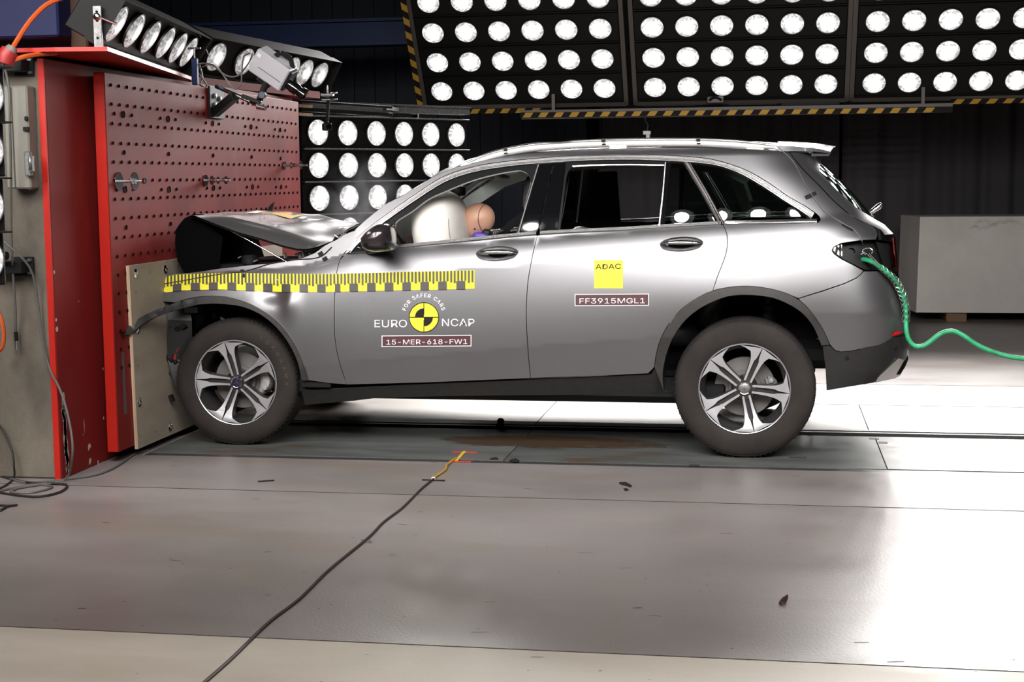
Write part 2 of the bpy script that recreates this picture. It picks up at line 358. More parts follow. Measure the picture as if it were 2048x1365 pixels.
# drilled holes: dark short bores
mb = MB(); cnt = 0
def hole(y, z, r=.0095):
    mb.lathe([(r, 0), (r*.9, -.004), (0, -.004)], (XS+.0045, y, z), (1, 0, 0), 8)
def holeat(u, v, r): p = onX(u, v, XS); hole(p.y, p.z, r)
rows_z = [onX(221, v, XS).z for v in (170, 208, 247, 286, 324, 361, 399, 438, 477, 515)]
y0 = onX(221, 170, XS).y; dy = (onX(406, 195, XS).y-y0)/13
for r, z in enumerate(rows_z):
    for c in range(int((yf-.03-y0)/dy)+1):
        if y0+c*dy < yf-.02: hole(y0+c*dy, z)
dz = rows_z[-2]-rows_z[-1]
for r in range(1, 7):
    for c in (0, 1, 2): hole(y0+c*dy, rows_z[-1]-dz*r)
for u, v, r in ((246, 229, .02), (336, 238, .02), (425, 247, .018), (502, 254, .018), (560, 260, .016), (250, 379, .02), (338, 379, .02), (427, 376, .018), (505, 374, .018), (562, 374, .016)):
    holeat(u, v, r); p = onX(u, v, XS)
    for s in (-1, 1): hole(p.y+s*.11, p.z, .010)
for u, v in ((248, 305), (337, 308), (426, 311), (503, 314), (561, 317), (252, 455), (341, 448)): holeat(u, v, .013)
mb.build('drill_holes', 'void', slabp, kind='stuff')
# chipped paint along the lower red edge, scratches and rust runs
mb = MB(); rq = random.Random(5)
def chip_px(u, v, s, X, asp=1.):
    p = onX(u, v, X); n = 6; pts = []
    for k_ in range(n): a = 2*pi*k_/n; r = s*(.45+.7*rq.random()); pts.append(Vector((X+.0008, p.y+r*cos(a), p.z+r*asp*sin(a))))
    mb.add(pts, [list(range(n))], flat=True)
for k_ in range(30): chip_px(126+k_*.33+rq.uniform(-2, 2), 800+k_*5.1, rq.uniform(.008, .022), -3.4975, 2.2)
for u, v, s in ((178, 895, .02), (196, 926, .016), (180, 922, .022), (205, 928, .012), (151, 957, .015), (207, 836, .01), (206, 738, .01), (166, 870, .006), (108, 545, .012), (112, 640, .014), (113, 658, .018), (157, 603, .006)): chip_px(u, v, s, -3.4975)
for u, v, s in ((212, 395, .006), (168, 850, .004)): chip_px(u, v, s, -3.4975, 14)
mb.build('paint_chips', 'chip', t, kind='stuff')
mb = MB(); p0_, p1_ = onX(243, 705, XS+.001), onX(248, 830, XS+.001); mb.add([p0_, p0_+Vector((0, .03, 0)), p1_+Vector((0, .04, 0)), p1_], [(0, 1, 2, 3)], flat=True); mb.build('rub_mark', mat('rub_mark', (.10, .085, .085), .6), t)
# shelf plates on top
mb = MB(); a = onZ(110, 103, 2.11); b = onZ(215, 102, 2.11); c = onZ(383, 160, 2.11); d = Vector((-5.6, c.y, 2.11))
mb.prism([a, b, c, (-3.62, c.y+.1, 2.11), (-5.0, c.y+.1, 2.11), (-5.0, a.y, 2.11)], (0, 0, .02)); mb.build('top_shelf', 'redhi', t, label='bright red shelf plate on top, nearer one')
mb = MB(); a = onZ(383, 168, 2.10); b = onZ(640, 197, 2.10)
mb.prism([a, b, (b.x-1.2, b.y, 2.10), (a.x-1.2, a.y, 2.10)], (0, 0, .05)); mb.build('top_shelf', 'red', t, label='long narrow red shelf plate on top, farther one')
# bolts and washers on slab
def bolt_stack(y, z, L, washers, name, label, rr=.03):
    o = empty(name, (XS, y, z), label, 'bolt')
    m2 = MB(); m2.tube([(XS-.01, y, z), (XS+L, y, z)], .0085, 10); m2.build('threaded_rod', 'steel', o)
    for wx, r, th in washers:
        m3 = MB(); m3.lathe([(.009, 0), (r, 0), (r, th), (.009, th)], (XS+wx, y, z), (1, 0, 0), 24 if r > .018 else 6, flat=r < .018); m3.build('washer' if r > .018 else 'nut', 'chrome', o)
    return o
p = onX(236, 363, XS); bolt_stack(p.y, p.z, .15, [(.001, .05, .006), (.09, .048, .006), (.098, .016, .012), (.14, .018, .012)], 'bolt', 'steel bolt with two large round washers near the left edge of the red slab')
p = onX(410, 361, XS); bolt_stack(p.y, p.z, .16, [(.002, .035, .006), (.04, .028, .006), (.05, .016, .012), (.08, .022, .006), (.13, .024, .008)], 'bolt', 'steel bolt stacked with nuts and washers in the middle of the red slab')
p = onX(568, 331, XS); bolt_stack(p.y, p.z, .17, [(.002, .03, .006), (.05, .024, .006), (.07, .016, .012), (.12, .03, .006)], 'bolt', 'dark bolt sticking out near the right edge of the red slab')
# plywood sheet
XP = XS+.019
t2 = empty('plywood_sheet', (XP, 8.4, 0), 'bare plywood sheet bolted to the red slab behind the front wheel', 'plywood')
pl = onX(258, 532, XP); bl = onX(276, 899, XP); y1 = 10.1
mb = MB(); mb.prism([(XS+.001, pl.y, pl.z), (XP, pl.y, pl.z), (XP, bl.y, bl.z), (XS+.001, bl.y, bl.z)], (0, .002, 0), mi=1)
mb.prism([(XS+.001, pl.y+.002, pl.z), (XP, pl.y+.002, pl.z), (XP, bl.y+.002, bl.z), (XS+.001, bl.y+.002, bl.z)], (0, y1-pl.y, 0)); mb.build('sheet', ['ply', 'plyedge'], t2)
for u, v in ((270.5, 547), (330, 539), (275, 660), (278, 805), (340, 855)):
    p = onX(u, v, XP); mb = MB(); mb.lathe([(0, .012), (.008, .012), (.012, .006), (.024, .003), (.024, 0)], (XP, p.y, p.z), (1, 0, 0), 20, flat=False); mb.build('bolt_head', 'chrome', t2)
mb = MB()
for u, v in ((300, 544), (272, 585), (276, 732), (281, 872), (311, 864), (357, 533)):
    p = onX(u, v, XP); mb.lathe([(.007, 0), (.006, -.01), (0, -.01)], (XP+.001, p.y, p.z), (1, 0, 0), 8)
mb.build('screw_holes', 'void', t2)
# ---- cabinet on the concrete side
YC2 = YB-.002
def cpt(u, v, dy=0.): return onY(u, v, YB-.005-dy)
t3 = empty('control_cabinet', cpt(40, 380), 'beige metal cabinet with latches mounted on the concrete side of the barrier', 'cabinet')
a = cpt(4, 172, .09); b = cpt(62, 378, .09); mb = MB()
mb.box(((a.x+b.x)/2, YB-.05, (a.z+b.z)/2), (b.x-a.x, .09, a.z-b.z), bev=.008); mb.build('housing', 'cabinet', t3)
mb = MB(); mb.box((b.x-.085, YB-.10, (a.z+b.z)/2), (.012, .014, a.z-b.z-.01), bev=.003); mb.build('door_edge', 'cabinet', t3)
for v in (185, 370):
    p = cpt(66, v); mb = MB(); mb.box((p.x, YB-.02, p.z), (.03, .03, .05), bev=.004); mb.box((p.x-.012, YB-.045, p.z), (.012, .02, .04)); mb.build('hinge', 'steel', t3)
p = cpt(58, 328, .1); mb = MB(); mb.box((p.x, YB-.11, p.z), (.035, .02, .12), bev=.005); mb.box((p.x+.02, YB-.12, p.z), (.02, .03, .08), bev=.004); mb.tube([(p.x+.02, YB-.13, p.z-.03), (p.x+.025, YB-.14, p.z+.03)], .008); mb.build('lock', 'steel', t3)
for u, v in ((52, 237), (49, 258), (55, 258)):
    p = cpt(u, v, .1); mb = MB(); mb.box((p.x, YB-.102, p.z), (.016, .015, .02), bev=.003); mb.build('socket', 'black', t3)
for v, lab in ((130, 'black steel wall bracket with bolts above the cabinet'), (530, 'black steel wall bracket with bolts below the cabinet')):
    t4 = empty('wall_bracket', cpt(45, v+20), lab, 'bracket'); p0 = cpt(30, v-16); p1 = cpt(70, v+22)
    mb = MB(); mb.box(((p0.x+p1.x)/2, YB-.012, (p0.z+p1.z)/2), (p1.x-p0.x, .014, p0.z-p1.z), bev=.002); mb.box((p0.x-.02, YB-.06, (p0.z+p1.z)/2), (.20, .08, .06), bev=.004); mb.build('plate', 'black', t4)
    for sx in (0, 1):
        for sz in (0, 1):
            mb = MB(); mb.lathe([(0, .012), (.007, .012), (.008, 0)], (p0.x+.09+sx*(p1.x-p0.x-.11), YB-.019, p0.z-.015-sz*(p0.z-p1.z-.03)), (0, -1, 0), 6, flat=True); mb.build('bolt', 'steel', t4)
# ---- blue and timber load on top of the concrete
mb = MB(); mb.box((-4.25, 7.75, 2.42), (1.1, .5, .34), bev=.01); mb.build('foam_block', mat('deep_blue', (.002, .008, .07), .6), label='deep blue block lying on top of the concrete, left of the lamp bars', cat='block')
mb = MB(); mb.box((-4.35, 7.75, 2.65), (1.0, .5, .11), bev=.01); mb.build('foam_block', mat('deep_blue2', (.002, .006, .045), .6), label='thinner dark blue slab lying on the deep blue block', cat='block')
mb = MB(); mb.box((-4.3, 7.8, 2.245-.07), (.9, .3, .06), bev=.005); mb.build('timber_beam', 'wood', label='timber bearer under the deep blue block', cat='timber')
mb = MB(); mb.box((-3.66, 7.8, 2.42), (.1, .3, .52), bev=.01); mb.build('timber_post', mat('timber2', (.07, .035, .02), .7), label='short brown timber post beside the deep blue block', cat='timber')
mb = MB(); mb.box((-4.5, 7.9, 2.74), (1.35, .6, .05), bev=.005); mb.build('red_board', mat('dull_red', (.12, .01, .01), .6), label='dull red board lying on top of the blue blocks', cat='board')
# ================================================================== LAMP BANKS
def lamp_mesh(ln='lens'):
    mb = MB(); r = .1; prof = [(r*sin(a), .025*(cos(a)-cos(pi/2))*1.0) for a in [pi/2*i/7 for i in range(8)]]
    mb.lathe(prof, (0, 0, .004), (0, 0, 1), 32, mi=0)
    mb.lathe([(.1, .004), (.1, .010), (.104, .010), (.106, 0), (.1, -.002)], (0, 0, 0), (0, 0, 1), 32, mi=1)
    mb.lathe([(.1, -.003), (.085, -.05), (.04, -.10), (.02, -.13), (0, -.13)], (0, 0, 0), (0, 0, 1), 24, mi=2)
    o = mb.build('lamp', [ln, 'steel', 'house'], loc=(0, 0, 0)); me = o.data; bpy.data.objects.remove(o); return me
LAMP_ME = lamp_mesh(); LAMP_SIDE = lamp_mesh('lens2')
def spot(name, W, ang=70):
    l = bpy.data.lights.new(name, 'SPOT'); l.energy = W; l.spot_size = R_(ang); l.spot_blend = .7; l.shadow_soft_size = .06; l.color = (1, .97, .94); return l
L_BACK = spot('bank_light', W_BACK, 75); L_FRONT = spot('front_light', W_FRONT, 75); L_FRONT2 = spot('front_light_low', W_FRONT*.9, 75); L_LOW = spot('low_light', W_LOW, 70); L_TOP = spot('top_light', W_TOP, 70)
def frame_mat(xa, n, p):
    """columns: xa along the row, n facing direction"""
    n = n.normalized(); xa = (xa-n*xa.dot(n)).normalized(); ya = n.cross(xa)
    m = Matrix((xa, ya, n)).transposed().to_4x4(); m.translation = p; return m
def add_lamp(parent, root, mw, light, bulb=True):
    o = bpy.data.objects.new('lamp', LAMP_SIDE if light in (L_TOP, L_LOW) and 'bar' in root.name else LAMP_ME); COL.objects.link(o); o.parent = parent
    og = origin(parent); m = mw.copy(); m.translation -= og; o.matrix_basis = m
    if bulb and light:
        lo = bpy.data.objects.new('bulb_light', light); COL.objects.link(lo); lo.parent = root
        z = mw.to_3x3() @ Vector((0, 0, 1)); xa = mw.to_3x3() @ Vector((1, 0, 0)); q = Matrix((xa, (-z).cross(xa), -z)).transposed().to_4x4()
        q.translation = mw.translation+z*.05-origin(root); lo.matrix_basis = q
    return o
def bank(name, base, rowdir, updir, ncol, nrow, pc, pr, label, light, group=None, frame=True, hang=None, ends=.18, bot=.14, bars=True):
    """a panel of lamp rows; base = centre of the first lamp of the bottom row"""
    rowdir = rowdir.normalized(); updir = updir.normalized(); n = rowdir.cross(updir).normalized()
    root = empty(name, base-n*.1, label, 'lamp bank', group)
    W = (ncol-1)*pc
    for r in range(nrow):
        c = base+updir*(r*pr)+rowdir*(W/2); mb = MB()
        rot = Matrix((rowdir, updir, n)).transposed()
        mb.box(c-n*.09, (W+ends*2-.03, pr-.018, .15), rot, bev=.006)
        for sgn in (-1, 1): mb.box(c-n*.012+updir*sgn*(pr/2-.012), (W+ends*2-.03, .012, .02), rot)
        h = mb.build('lamp_row', 'house', root)
        for k in range(ncol):
            p = base+updir*(r*pr)+rowdir*(k*pc); add_lamp(h, root, frame_mat(rowdir, n, p), light)
    return root, n, W
dirX = Vector((1, 0, 0)); T56 = R_(56)
upB = Vector((0, -cos(T56), sin(T56)))
NB = -dirX.cross(upB)   # faces the track
def overhead(x0, label, grp, ncol=6, Y=14., z=2.305, back=True, nrow=7, light=None, pc=.308, pr=.308):
    if back: ud = upB; base = Vector((x0, Y, z)); rd = dirX
    else: ud = Vector((0, cos(T56), sin(T56))); base = Vector((x0+pc*(ncol-1), Y, z)); rd = -dirX
    n = rd.cross(ud)
    root, n, W = bank('lamp_bank', base, rd, ud, ncol, nrow, pc, pr, label, light, grp)
    H = (nrow-1)*pr; mb = MB(); e = .19; o = base-n*.05
    for s in (-1, 1):
        c = o+rd*(W/2+s*(W/2+e)); mb.bar(c-ud*.2, c+ud*(H+.2), .04, .06, up=n)
    mb.bar(o-ud*.19-rd*e, o-ud*.19+rd*(W+e), .04, .06, up=n)
    mb.bar(o+ud*(H+.19)-rd*e, o+ud*(H+.19)+rd*(W+e), .04, .06, up=n)
    mb.build('frame', 'frame', root, label='bare metal frame around the lamp rows')
    mb = MB()
    for s in (.15, .85):
        c = o+rd*(W*s)+ud*(H+.19)-n*.05; mb.tube([c, (c.x, c.y, 7.2)], .02, 8)
    mb.build('hanger', 'frame', root); return root, base, rd, ud, n, W
b1 = overhead(-3.066, 'overhead lamp bank hanging highest left, the one with striped tape down its left edge', None, light=L_BACK)
b2 = overhead(-1.06, 'overhead lamp bank hanging in the middle, directly above the car roof', None, light=L_BACK)
b3 = overhead(.904, 'overhead lamp bank hanging at the right, cut off by the right edge of the picture', None, light=L_BACK)
# hazard striped bars under / beside the banks
def hazard(name, a, b, wd, th, label, nrm, pitch=.145, parent=None, start=0):
    a, b = Vector(a), Vector(b); d = (b-a).normalized(); L = (b-a).length; nrm = nrm.normalized(); sd = nrm.cross(d).normalized(); mb = MB()
    rot = Matrix((d, sd, nrm)).transposed(); mb.box((a+b)/2, (L, wd, th), rot)
    k = int(L/pitch)
    for i in range(k):
        s = i*pitch+.02; o = a+d*s+nrm*(th/2+.0012); sk = wd*.7
        q = [o-sd*wd/2, o-sd*wd/2+d*pitch*.5, o+sd*wd/2+d*(pitch*.5+sk), o+sd*wd/2+d*sk]
        if s+pitch*.5+sk < L: mb.add(q, [(0, 1, 2, 3)], 1, flat=True)
    return mb.build(name, ['blk', 'hazy'], parent, **({'label': label, 'cat': 'bar'} if not parent else {'label': label}))
root, base, rd, ud, n, W = b1
o = base-n*.02
hazard('hazard_tape', o-rd*.235-ud*.22, o-rd*.235+ud*2.1, .055, .012, 'black and yellow striped tape down the left edge', n, parent=root)
hazard('hazard_tape', o-rd*.22-ud*.235, o+rd*.95-ud*.235, .05, .012, 'black and yellow striped tape along the bottom edge', n, parent=root)
root3, base3, rd3, ud3, n3, W3 = b3
o3 = base3-n3*.02; hazard('hazard_tape', o3+rd3*.68-ud3*.22, o3+rd3*1.75-ud3*.22, .05, .012, 'black and yellow striped tape along the bottom edge', n3, parent=root3)
a = onY(1040, 230, 13.95); b = onY(1906, 219, 13.95)
t = empty('support_beam', (a.x, 13.97, a.z), 'long steel beam with black and yellow striped edge under the overhead lamp banks', 'beam')
mb = MB(); mb.box(((a.x+b.x)/2, 14.02, (a.z+b.z)/2+.035), (b.x-a.x, .08, .03)); mb.box(((a.x+b.x)/2, 14.05, (a.z+b.z)/2), (b.x-a.x, .02, .06)); mb.build('beam', 'frame', t)
hazard('striped_edge', (a.x, 13.975, a.z), (b.x, 13.975, b.z), .045, .01, 'black and yellow striped edge', Vector((0, -1, -.25)), parent=t)
for x in (a.x+.3, b.x-.25): mb = MB(); mb.bar((x, 14.06, a.z+.02), (x, 13.99, 7.2), .02, .03, up=Vector((1, 0, 0))); mb.build('hanger', 'frame', t)
# flat boxes and a small lamp between beam and banks, small camera hanging from beam
def yz(u, v, Y): return onY(u, v, Y)
for (u0_, u1_, vv_) in ((1282, 1392, 204), (1455, 1555, 202), (1562, 1680, 202)):
    p, q = yz(u0_, vv_-8, 14.11), yz(u1_, vv_+8, 14.11); mb = MB(); mb.box(((p.x+q.x)/2, 14.16, (p.z+q.z)/2), (q.x-p.x, .06, p.z-q.z), bev=.006)
    mb.build('ballast_box', 'house', label='flat black box on the beam under the middle bank, %s' % {1282: 'leftmost one', 1455: 'middle one beside the junction box', 1562: 'rightmost one'}[u0_], cat='box')
p = yz(1431, 200, 13.98); t = empty('junction_box', p, 'small pale junction box with a cable loop on the beam above the car roof', 'junction box')
mb = MB(); mb.box(p, (.15, .06, .06), bev=.008); mb.build('housing', 'frame', t)
mb = MB(); mb.tube([p+Vector((.05*cos(a), -.035, -.01+.03*sin(a))) for a in [pi*i/8 for i in range(9)]], .012, 8); mb.build('cable_loop', 'void', t)
p = yz(1294, 266, 13.9); t = empty('hanging_camera', p, 'tiny grey camera hanging on a thin black arm above the car roof', 'camera')
mb = MB(); mb.box(p, (.07, .06, .035), bev=.005); mb.box(p+Vector((.01, -.01, -.03)), (.035, .05, .035), bev=.005); mb.build('camera_body', 'camgrey', t)
mb = MB(); q = yz(1291, 236, 13.98); mb.tube([p+Vector((0, 0, .015)), p+Vector((.01, 0, .07)), q+Vector((-.005, 0, -.02)), q], .009, 8); mb.build('arm', 'cabled', t)
# ---- lower lamp bank standing behind, left
a = atD(635, 265, 12.0); b = atD(912, 272, 13.1); rd = (b-a); rd.z = 0; pc = rd.length/5; rd.normalize(); up = Vector((0, 0, 1))
pr = (atD(635, 265, 12).z-atD(634, 397, 12).z)/2; base = a-up*(pr*5)
root, n, W = bank('lamp_bank', base, rd, up, 6, 6, pc, pr, 'low black lamp bank standing behind the hood, right of the red slab', L_LOW, ends=.16)
mb = MB(); rot = Matrix((rd, up, n)).transposed()
for r in range(7):
    c = base+up*(r-.5)*pr+rd*W/2; mb.box(c-n*.005, (W+.30, .012, .05), rot, bev=.002)
c = base+up*(5.5*pr+.11)+rd*W/2; mb.box(c-n*.03, (W+.34, .012, .10), rot); mb.box(c-n*.03-up*.04, (W+.32, .05, .09), rot, bev=.004)
mb.build('trim_strip', 'steel', root, label='bright metal strips between the rows')
mb = MB()
for s in (-.10, W+.12): mb.bar(base+rd*s-n*.08+up*(-base.z-0+.001)*1, base+rd*s-n*.08+up*(5.6*pr), .05, .05, up=n)
mb.bar(Vector((base.x, base.y, .03))-rd*.2-n*.08, Vector((base.x, base.y, .03))+rd*(W+.2)-n*.08, .4, .04, up=up)
mb.build('stand', 'house', root)
p, q = atD(600, 203, 11.5), atD(782, 215, 12.1)
t = empty('support_rail', p, 'dark metal double rail with pale cross battens above the low lamp bank', 'rail')
mb = MB(); mb.bar(p, q, .05, .02, bev=.003); mb.bar(p-up*.06, q-up*.06, .05, .03, bev=.003)
mb.bar((q.x-.06, q.y+.03, q.z), (q.x-.06, q.y+1.1, q.z), .03, .03); mb.bar((q.x-.06, q.y+1.1, 0.0), (q.x-.06, q.y+1.1, q.z), .05, .05); mb.build('rails', 'house', t)
for v in (212, 229):
    a1, b1_ = atD(594, v-1, 11.4), atD(624, v+1, 11.45); mb = MB(); mb.bar(a1, b1_, .03, .022, bev=.002); mb.build('batten', 'plyedge', t, label='pale wooden batten')
# ---- two lamp bars on top of the barrier
def lamp_bar(p0, p1, nl, idx, label, tilt, side_w, vals):
    d = (p1-p0).normalized(); nh = Vector((d.y, -d.x, 0)).normalized()
    if nh.x < 0: nh = -nh
    n = (nh*cos(tilt)-up*sin(tilt)); rdx = d; ud = n.cross(rdx).normalized()
    if ud.z < 0: rdx = -d; ud = n.cross(rdx).normalized()
    root = empty('lamp_bar', Vector((p0.x, p0.y, 2.145)), label, 'lamp bar')
    L = (p1-p0).length; c = (p0+p1)/2; rot = Matrix((rdx, ud, n)).transposed(); mb = MB()
    mb.box(c-n*.09, (L+.34, .27, .15), rot, bev=.006)
    for s in (-1, 1): mb.box(c-n*.0+ud*s*.135, (L+.36, .006, .09), rot)
    for s in (-1, 1): mb.box(c-n*.0+rdx*s*(L/2+.175), (.006, .27, .09), rot)
    h = mb.build('lamp_row', 'house', root, label='black trough housing')
    for i in vals:
        m = frame_mat(rdx, n, p0.lerp(p1, i)); add_lamp(h, root, m, L_TOP)
    return root, n, ud, d
r1, n1, ud1, d1 = lamp_bar(atD(231, 46, 7.75), atD(375, 103, 9.2), 6, 0, 'near bar of six lamps tilted down on the red shelf', R_(32), .1, [0, .215, .43, .64, .83, 1.])
mb = MB(); e = atD(196, 56, 7.55); mb.box(e, (.045, .012, .22), bev=.002); mb.build('end_bracket', 'steel', r1, label='perforated zinc end bracket')
mb = MB()
for dz_ in (-.05, .035, .08): mb.lathe([(0, .004), (.006, .004), (.006, 0)], e+Vector((0, -.007, dz_)), (0, -1, 0), 8)
mb.build('bracket_holes', 'void', r1)
mb = MB(); mb.lathe([(0, .014), (.012, .012), (.02, .004), (.02, 0)], e+Vector((0, -.006, .055)), (0, -1, 0), 16); mb.tube([e+Vector((.02, 0, .05)), e+Vector((.09, .02, .02))], .008); mb.build('bracket_bolt', 'chrome', r1)
mb = MB(); pp = atD(231, 46, 7.75)
for tt in (.12, .9):
    c = atD(231, 46, 7.75).lerp(atD(375, 103, 9.2), tt)-n1*.15; mb.bar((c.x, c.y, 2.147), (c.x, c.y, c.z), .04, .02)
mb.build('foot', 'black', r1)
mb = MB(); q = atD(179, 71, 7.8); mb.lathe([(0, .015), (.008, .013), (.01, 0)], q, (0.3, -1, 0), 16); mb.build('indicator_lamp', 'amber', r1, label='small glowing yellow indicator')
r2, n2, ud2, d2 = lamp_bar(atD(431, 113, 10.1), atD(638, 149, 11.4), 5, 1, 'far bar of lamps on the barrier top, partly behind the grey camera', R_(28), .1, [0, .25, .46, .7, .84, 1.])
mb = MB()
for tt in (.08, .92):
    c = atD(431, 113, 10.1).lerp(atD(638, 149, 11.4), tt)-n2*.12; mb.bar((c.x, c.y, 2.12), (c.x, c.y, c.z), .04, .02)
mb.build('foot', 'black', r2)
# blue clamp between the bars
p = atD(390, 140, 9.1); t = empty('bar_clamp', (p.x, p.y, 2.147), 'blue screw clamp standing between the two lamp bars', 'clamp')
mb = MB(); mb.box(p+Vector((0, 0, -.01)), (.035, .03, .16), bev=.004); mb.build('body', 'bluebeam', t)
mb = MB(); mb.tube([p+Vector((0, 0, .07)), p+Vector((0, 0, .13))], .007, 8); mb.tube([p+Vector((-.04, 0, .13)), p+Vector((.04, 0, .13))], .006, 8); mb.build('screw', 'steel', t)
# ---- lamps at the left picture edge: one slim bank seen almost edge-on
p = atD(-36, 190, 6.6); rootL = empty('lamp_bank', (p.x, p.y, 0), 'upright column of lamps cut off by the left edge of the picture', 'lamp bank')
nn = Vector((.80, -.6, 0)).normalized(); xa = Vector((-nn.y, nn.x, 0)); rot = Matrix((xa, Vector((0, 0, 1)), nn)).transposed()
for v in (190, 300, 412, 520):
    p = atD(-38, v, 6.6); mb = MB(); mb.box(p-nn*.09, (.24, .235, .15), rot, bev=.008); mb.box(p+nn*.02+Vector((0, 0, .12)), (.24, .008, .09), rot)
    h = mb.build('lamp_housing', 'house', rootL); add_lamp(h, rootL, frame_mat(xa, nn, p), L_LOW, bulb=(v < 500))
mb = MB(); mb.bar((p.x-.12, p.y+.06, 0), (p.x-.12, p.y+.06, 2.0), .05, .05); mb.build('stand', 'black', rootL)
# ---- wide flood light on the ceiling behind the camera
t = empty('flood_light', (-.2, .2, 4.75), 'wide flood light hanging from the ceiling behind the camera', 'flood light')
mb = MB(); RF = Matrix.Rotation(R_(32), 3, 'X'); mb.box((-.2, .2, 4.83), (3.7, .75, .10), RF, bev=.01); mb.build('housing', 'house', t)
mb = MB()
for x in (-1.6, 1.2): mb.box((x, .2, 6.05), (.03, .03, 2.35))
mb.build('hanger', 'frame', t)
al = bpy.data.lights.new('flood', 'AREA'); al.shape = 'RECTANGLE'; al.size = 3.6; al.size_y = .65; al.energy = W_WORK; al.color = (1, .93, .87)
ao = bpy.data.objects.new('flood_lamp', al); COL.objects.link(ao); ao.parent = t; ao.location = (0, .03, .01); ao.rotation_euler = (R_(32), 0, 0)
# ---- row of small ceiling lights high above the camera side, mirrored as dots in the rear glass
t = empty('ceiling_light_strip', (.2, 4.6, 6.2), 'long row of small square lights high above the camera side of the track', 'light strip')
mb = MB(); mb.box((.2, 4.6, 6.22), (7.4, .10, .04), bev=.005)
for x in (-3.2, .2, 3.6): mb.box((x, 4.6, 6.72), (.02, .02, .96))
mb.build('carrier', 'house', t); mb = MB()
for i in range(58): mb.box((-3.4+i*.126, 4.6, 6.196), (.05, .07, .012))
mb.build('light_segments', mat('light_segment', (.8, .8, .8), .5, emis=(.9, 1, 1), es=14.), t, kind='stuff')
# ---- front banks, out of the picture: the car's side and glass mirror them
for i, x0 in enumerate((-3.0, -.9, 1.2, -5.1)):
    overhead(x0, ['lamp bank above the camera side of the track, facing the front wheel', 'lamp bank above the camera side of the track, facing the doors', 'lamp bank above the camera side of the track, facing the rear wheel', 'lamp bank above the camera side of the track, facing the barrier'][i], None, Y=3.7, z=2.55, back=False, nrow=6, light=L_FRONT if i < 3 else L_FRONT2)
# ================================================================== THE CAR
Y0, YC = 7.865, 8.81
def lerpt(tab, t):
    if t <= tab[0][0]: return tab[0][1]
    for (a, x), (b, y) in zip(tab, tab[1:]):
        if t <= b: return x+(y-x)*(t-a)/(b-a)
    return tab[-1][1]
XE = [(.25, .52), (.38, .66), (.468, .715), (.571, .735), (.745, .728), (.87, .692), (.976, .670), (1.164, .655), (1.19, .63), (1.222, .60), (1.275, .54), (1.335, .49), (1.44, .395), (1.50, .335), (1.548, .28), (1.65, .20)]
XG = [(1.235, .57), (1.27, .515), (1.306, .455), (1.389, .361), (1.50, .258), (1.56, .20)]
def xe(z): return lerpt(XE, z)
def belt(x): return 1.110+(x+2.016)*.0713
def herm(z, a, b):
    z0, i0, s0 = a; z1, i1, s1 = b; h = z1-z0; t = (z-z0)/h
    return (2*t**3-3*t*t+1)*i0+(t**3-2*t*t+t)*h*s0+(-2*t**3+3*t*t)*i1+(t**3-t*t)*h*s1
def inset(x, z):
    zb = belt(x)-.06*min(1, max(0, (-2.25-x)/.3)); zc = .561+.09*(min(x, .0)+1.45); zu = zb-.130
    if x > .2: zc = .775+.03*(x-.3)
    elif x > -.3: zc = zc+(.775-zc)*((x+.3)/.5)
    zr = 1.60
    fr = min(1, max(0, (x+1.5)/.9)); sb = .13+.13*fr+.10*min(1, max(0, (-2.15-x)/.3)); K = [(.10, .10, -.25, -.25), (zc, .004, -.26, -.02), (zu, .036+.012*fr, sb, .36), (zb, .100+.008*fr, .85, .34), (zr, .108+.38*(zr-zb), .45, .6), (1.70, .39, 1.6, 1.6)]
    for k in range(len(K)-1):
        if z <= K[k+1][0] or k == len(K)-2:
            v = herm(z, (K[k][0], K[k][1], K[k][3]), (K[k+1][0], K[k+1][1], K[k+1][2])); break
    if x < -2.2: v += .07*((-2.2-x)/1.1)**2
    # dented front fender behind the wheel arch
    d2 = ((x+2.70)/.085)**2+((z-.86)/.05)**2
    v += .030*math.exp(-d2)-.020*math.exp(-(((x+2.60)/.05)**2+((z-.83)/.09)**2))
    # flank behind the doors swells over the rear wheel
    v -= .012*math.exp(-(((x+.15)/.45)**2+((z-.85)/.18)**2))
    return v
def S(x, z):
    v = inset(x, z); e = xe(z); W = .40; a = e-W
    if x > a:
        t = min(.992, (x-a)/W); v += .33*(1-math.sqrt(1-t**2.6))
    return Y0+v
def Nrm(x, z, f=None, h=.004):
    f = f or S; dx = (f(x+h, z)-f(x-h, z))/(2*h); dz = (f(x, z+h)-f(x, z-h))/(2*h)
    return Vector((dx, -1, dz)).normalized()
def onS(u, v, off=0., f=None):
    f = f or S; y = 7.95
    for _ in range(14):
        p = onY(u, v, y); y = .5*y+.5*(f(p.x, p.z)+off)
    return Vector((p.x, p.z))
def line_px(pts, off=0., f=None): return [onS(u, v, off, f) for u, v in pts]
def shrink(poly, g):
    k = len(poly); A = sum(poly[i].x*poly[(i+1) % k].y-poly[(i+1) % k].x*poly[i].y for i in range(k)); sg = 1 if A > 0 else -1; out = []
    for i in range(k):
        a = (poly[i]-poly[i-1]); b = (poly[(i+1) % k]-poly[i])
        if a.length < 1e-6 or b.length < 1e-6: out.append(poly[i]); continue
        a.normalize(); b.normalize(); n = Vector((-(a.y+b.y), a.x+b.x))*sg
        out.append(poly[i]+(n.normalized()*g if n.length > .2 else Vector((0, 0))))
    return out
def inside(p, poly):
    c = False; j = len(poly)-1
    for i in range(len(poly)):
        a, b = poly[i], poly[j]
        if (a.y > p.y) != (b.y > p.y) and p.x < (b.x-a.x)*(p.y-a.y)/(b.y-a.y)+a.x: c = not c
        j = i
    return c
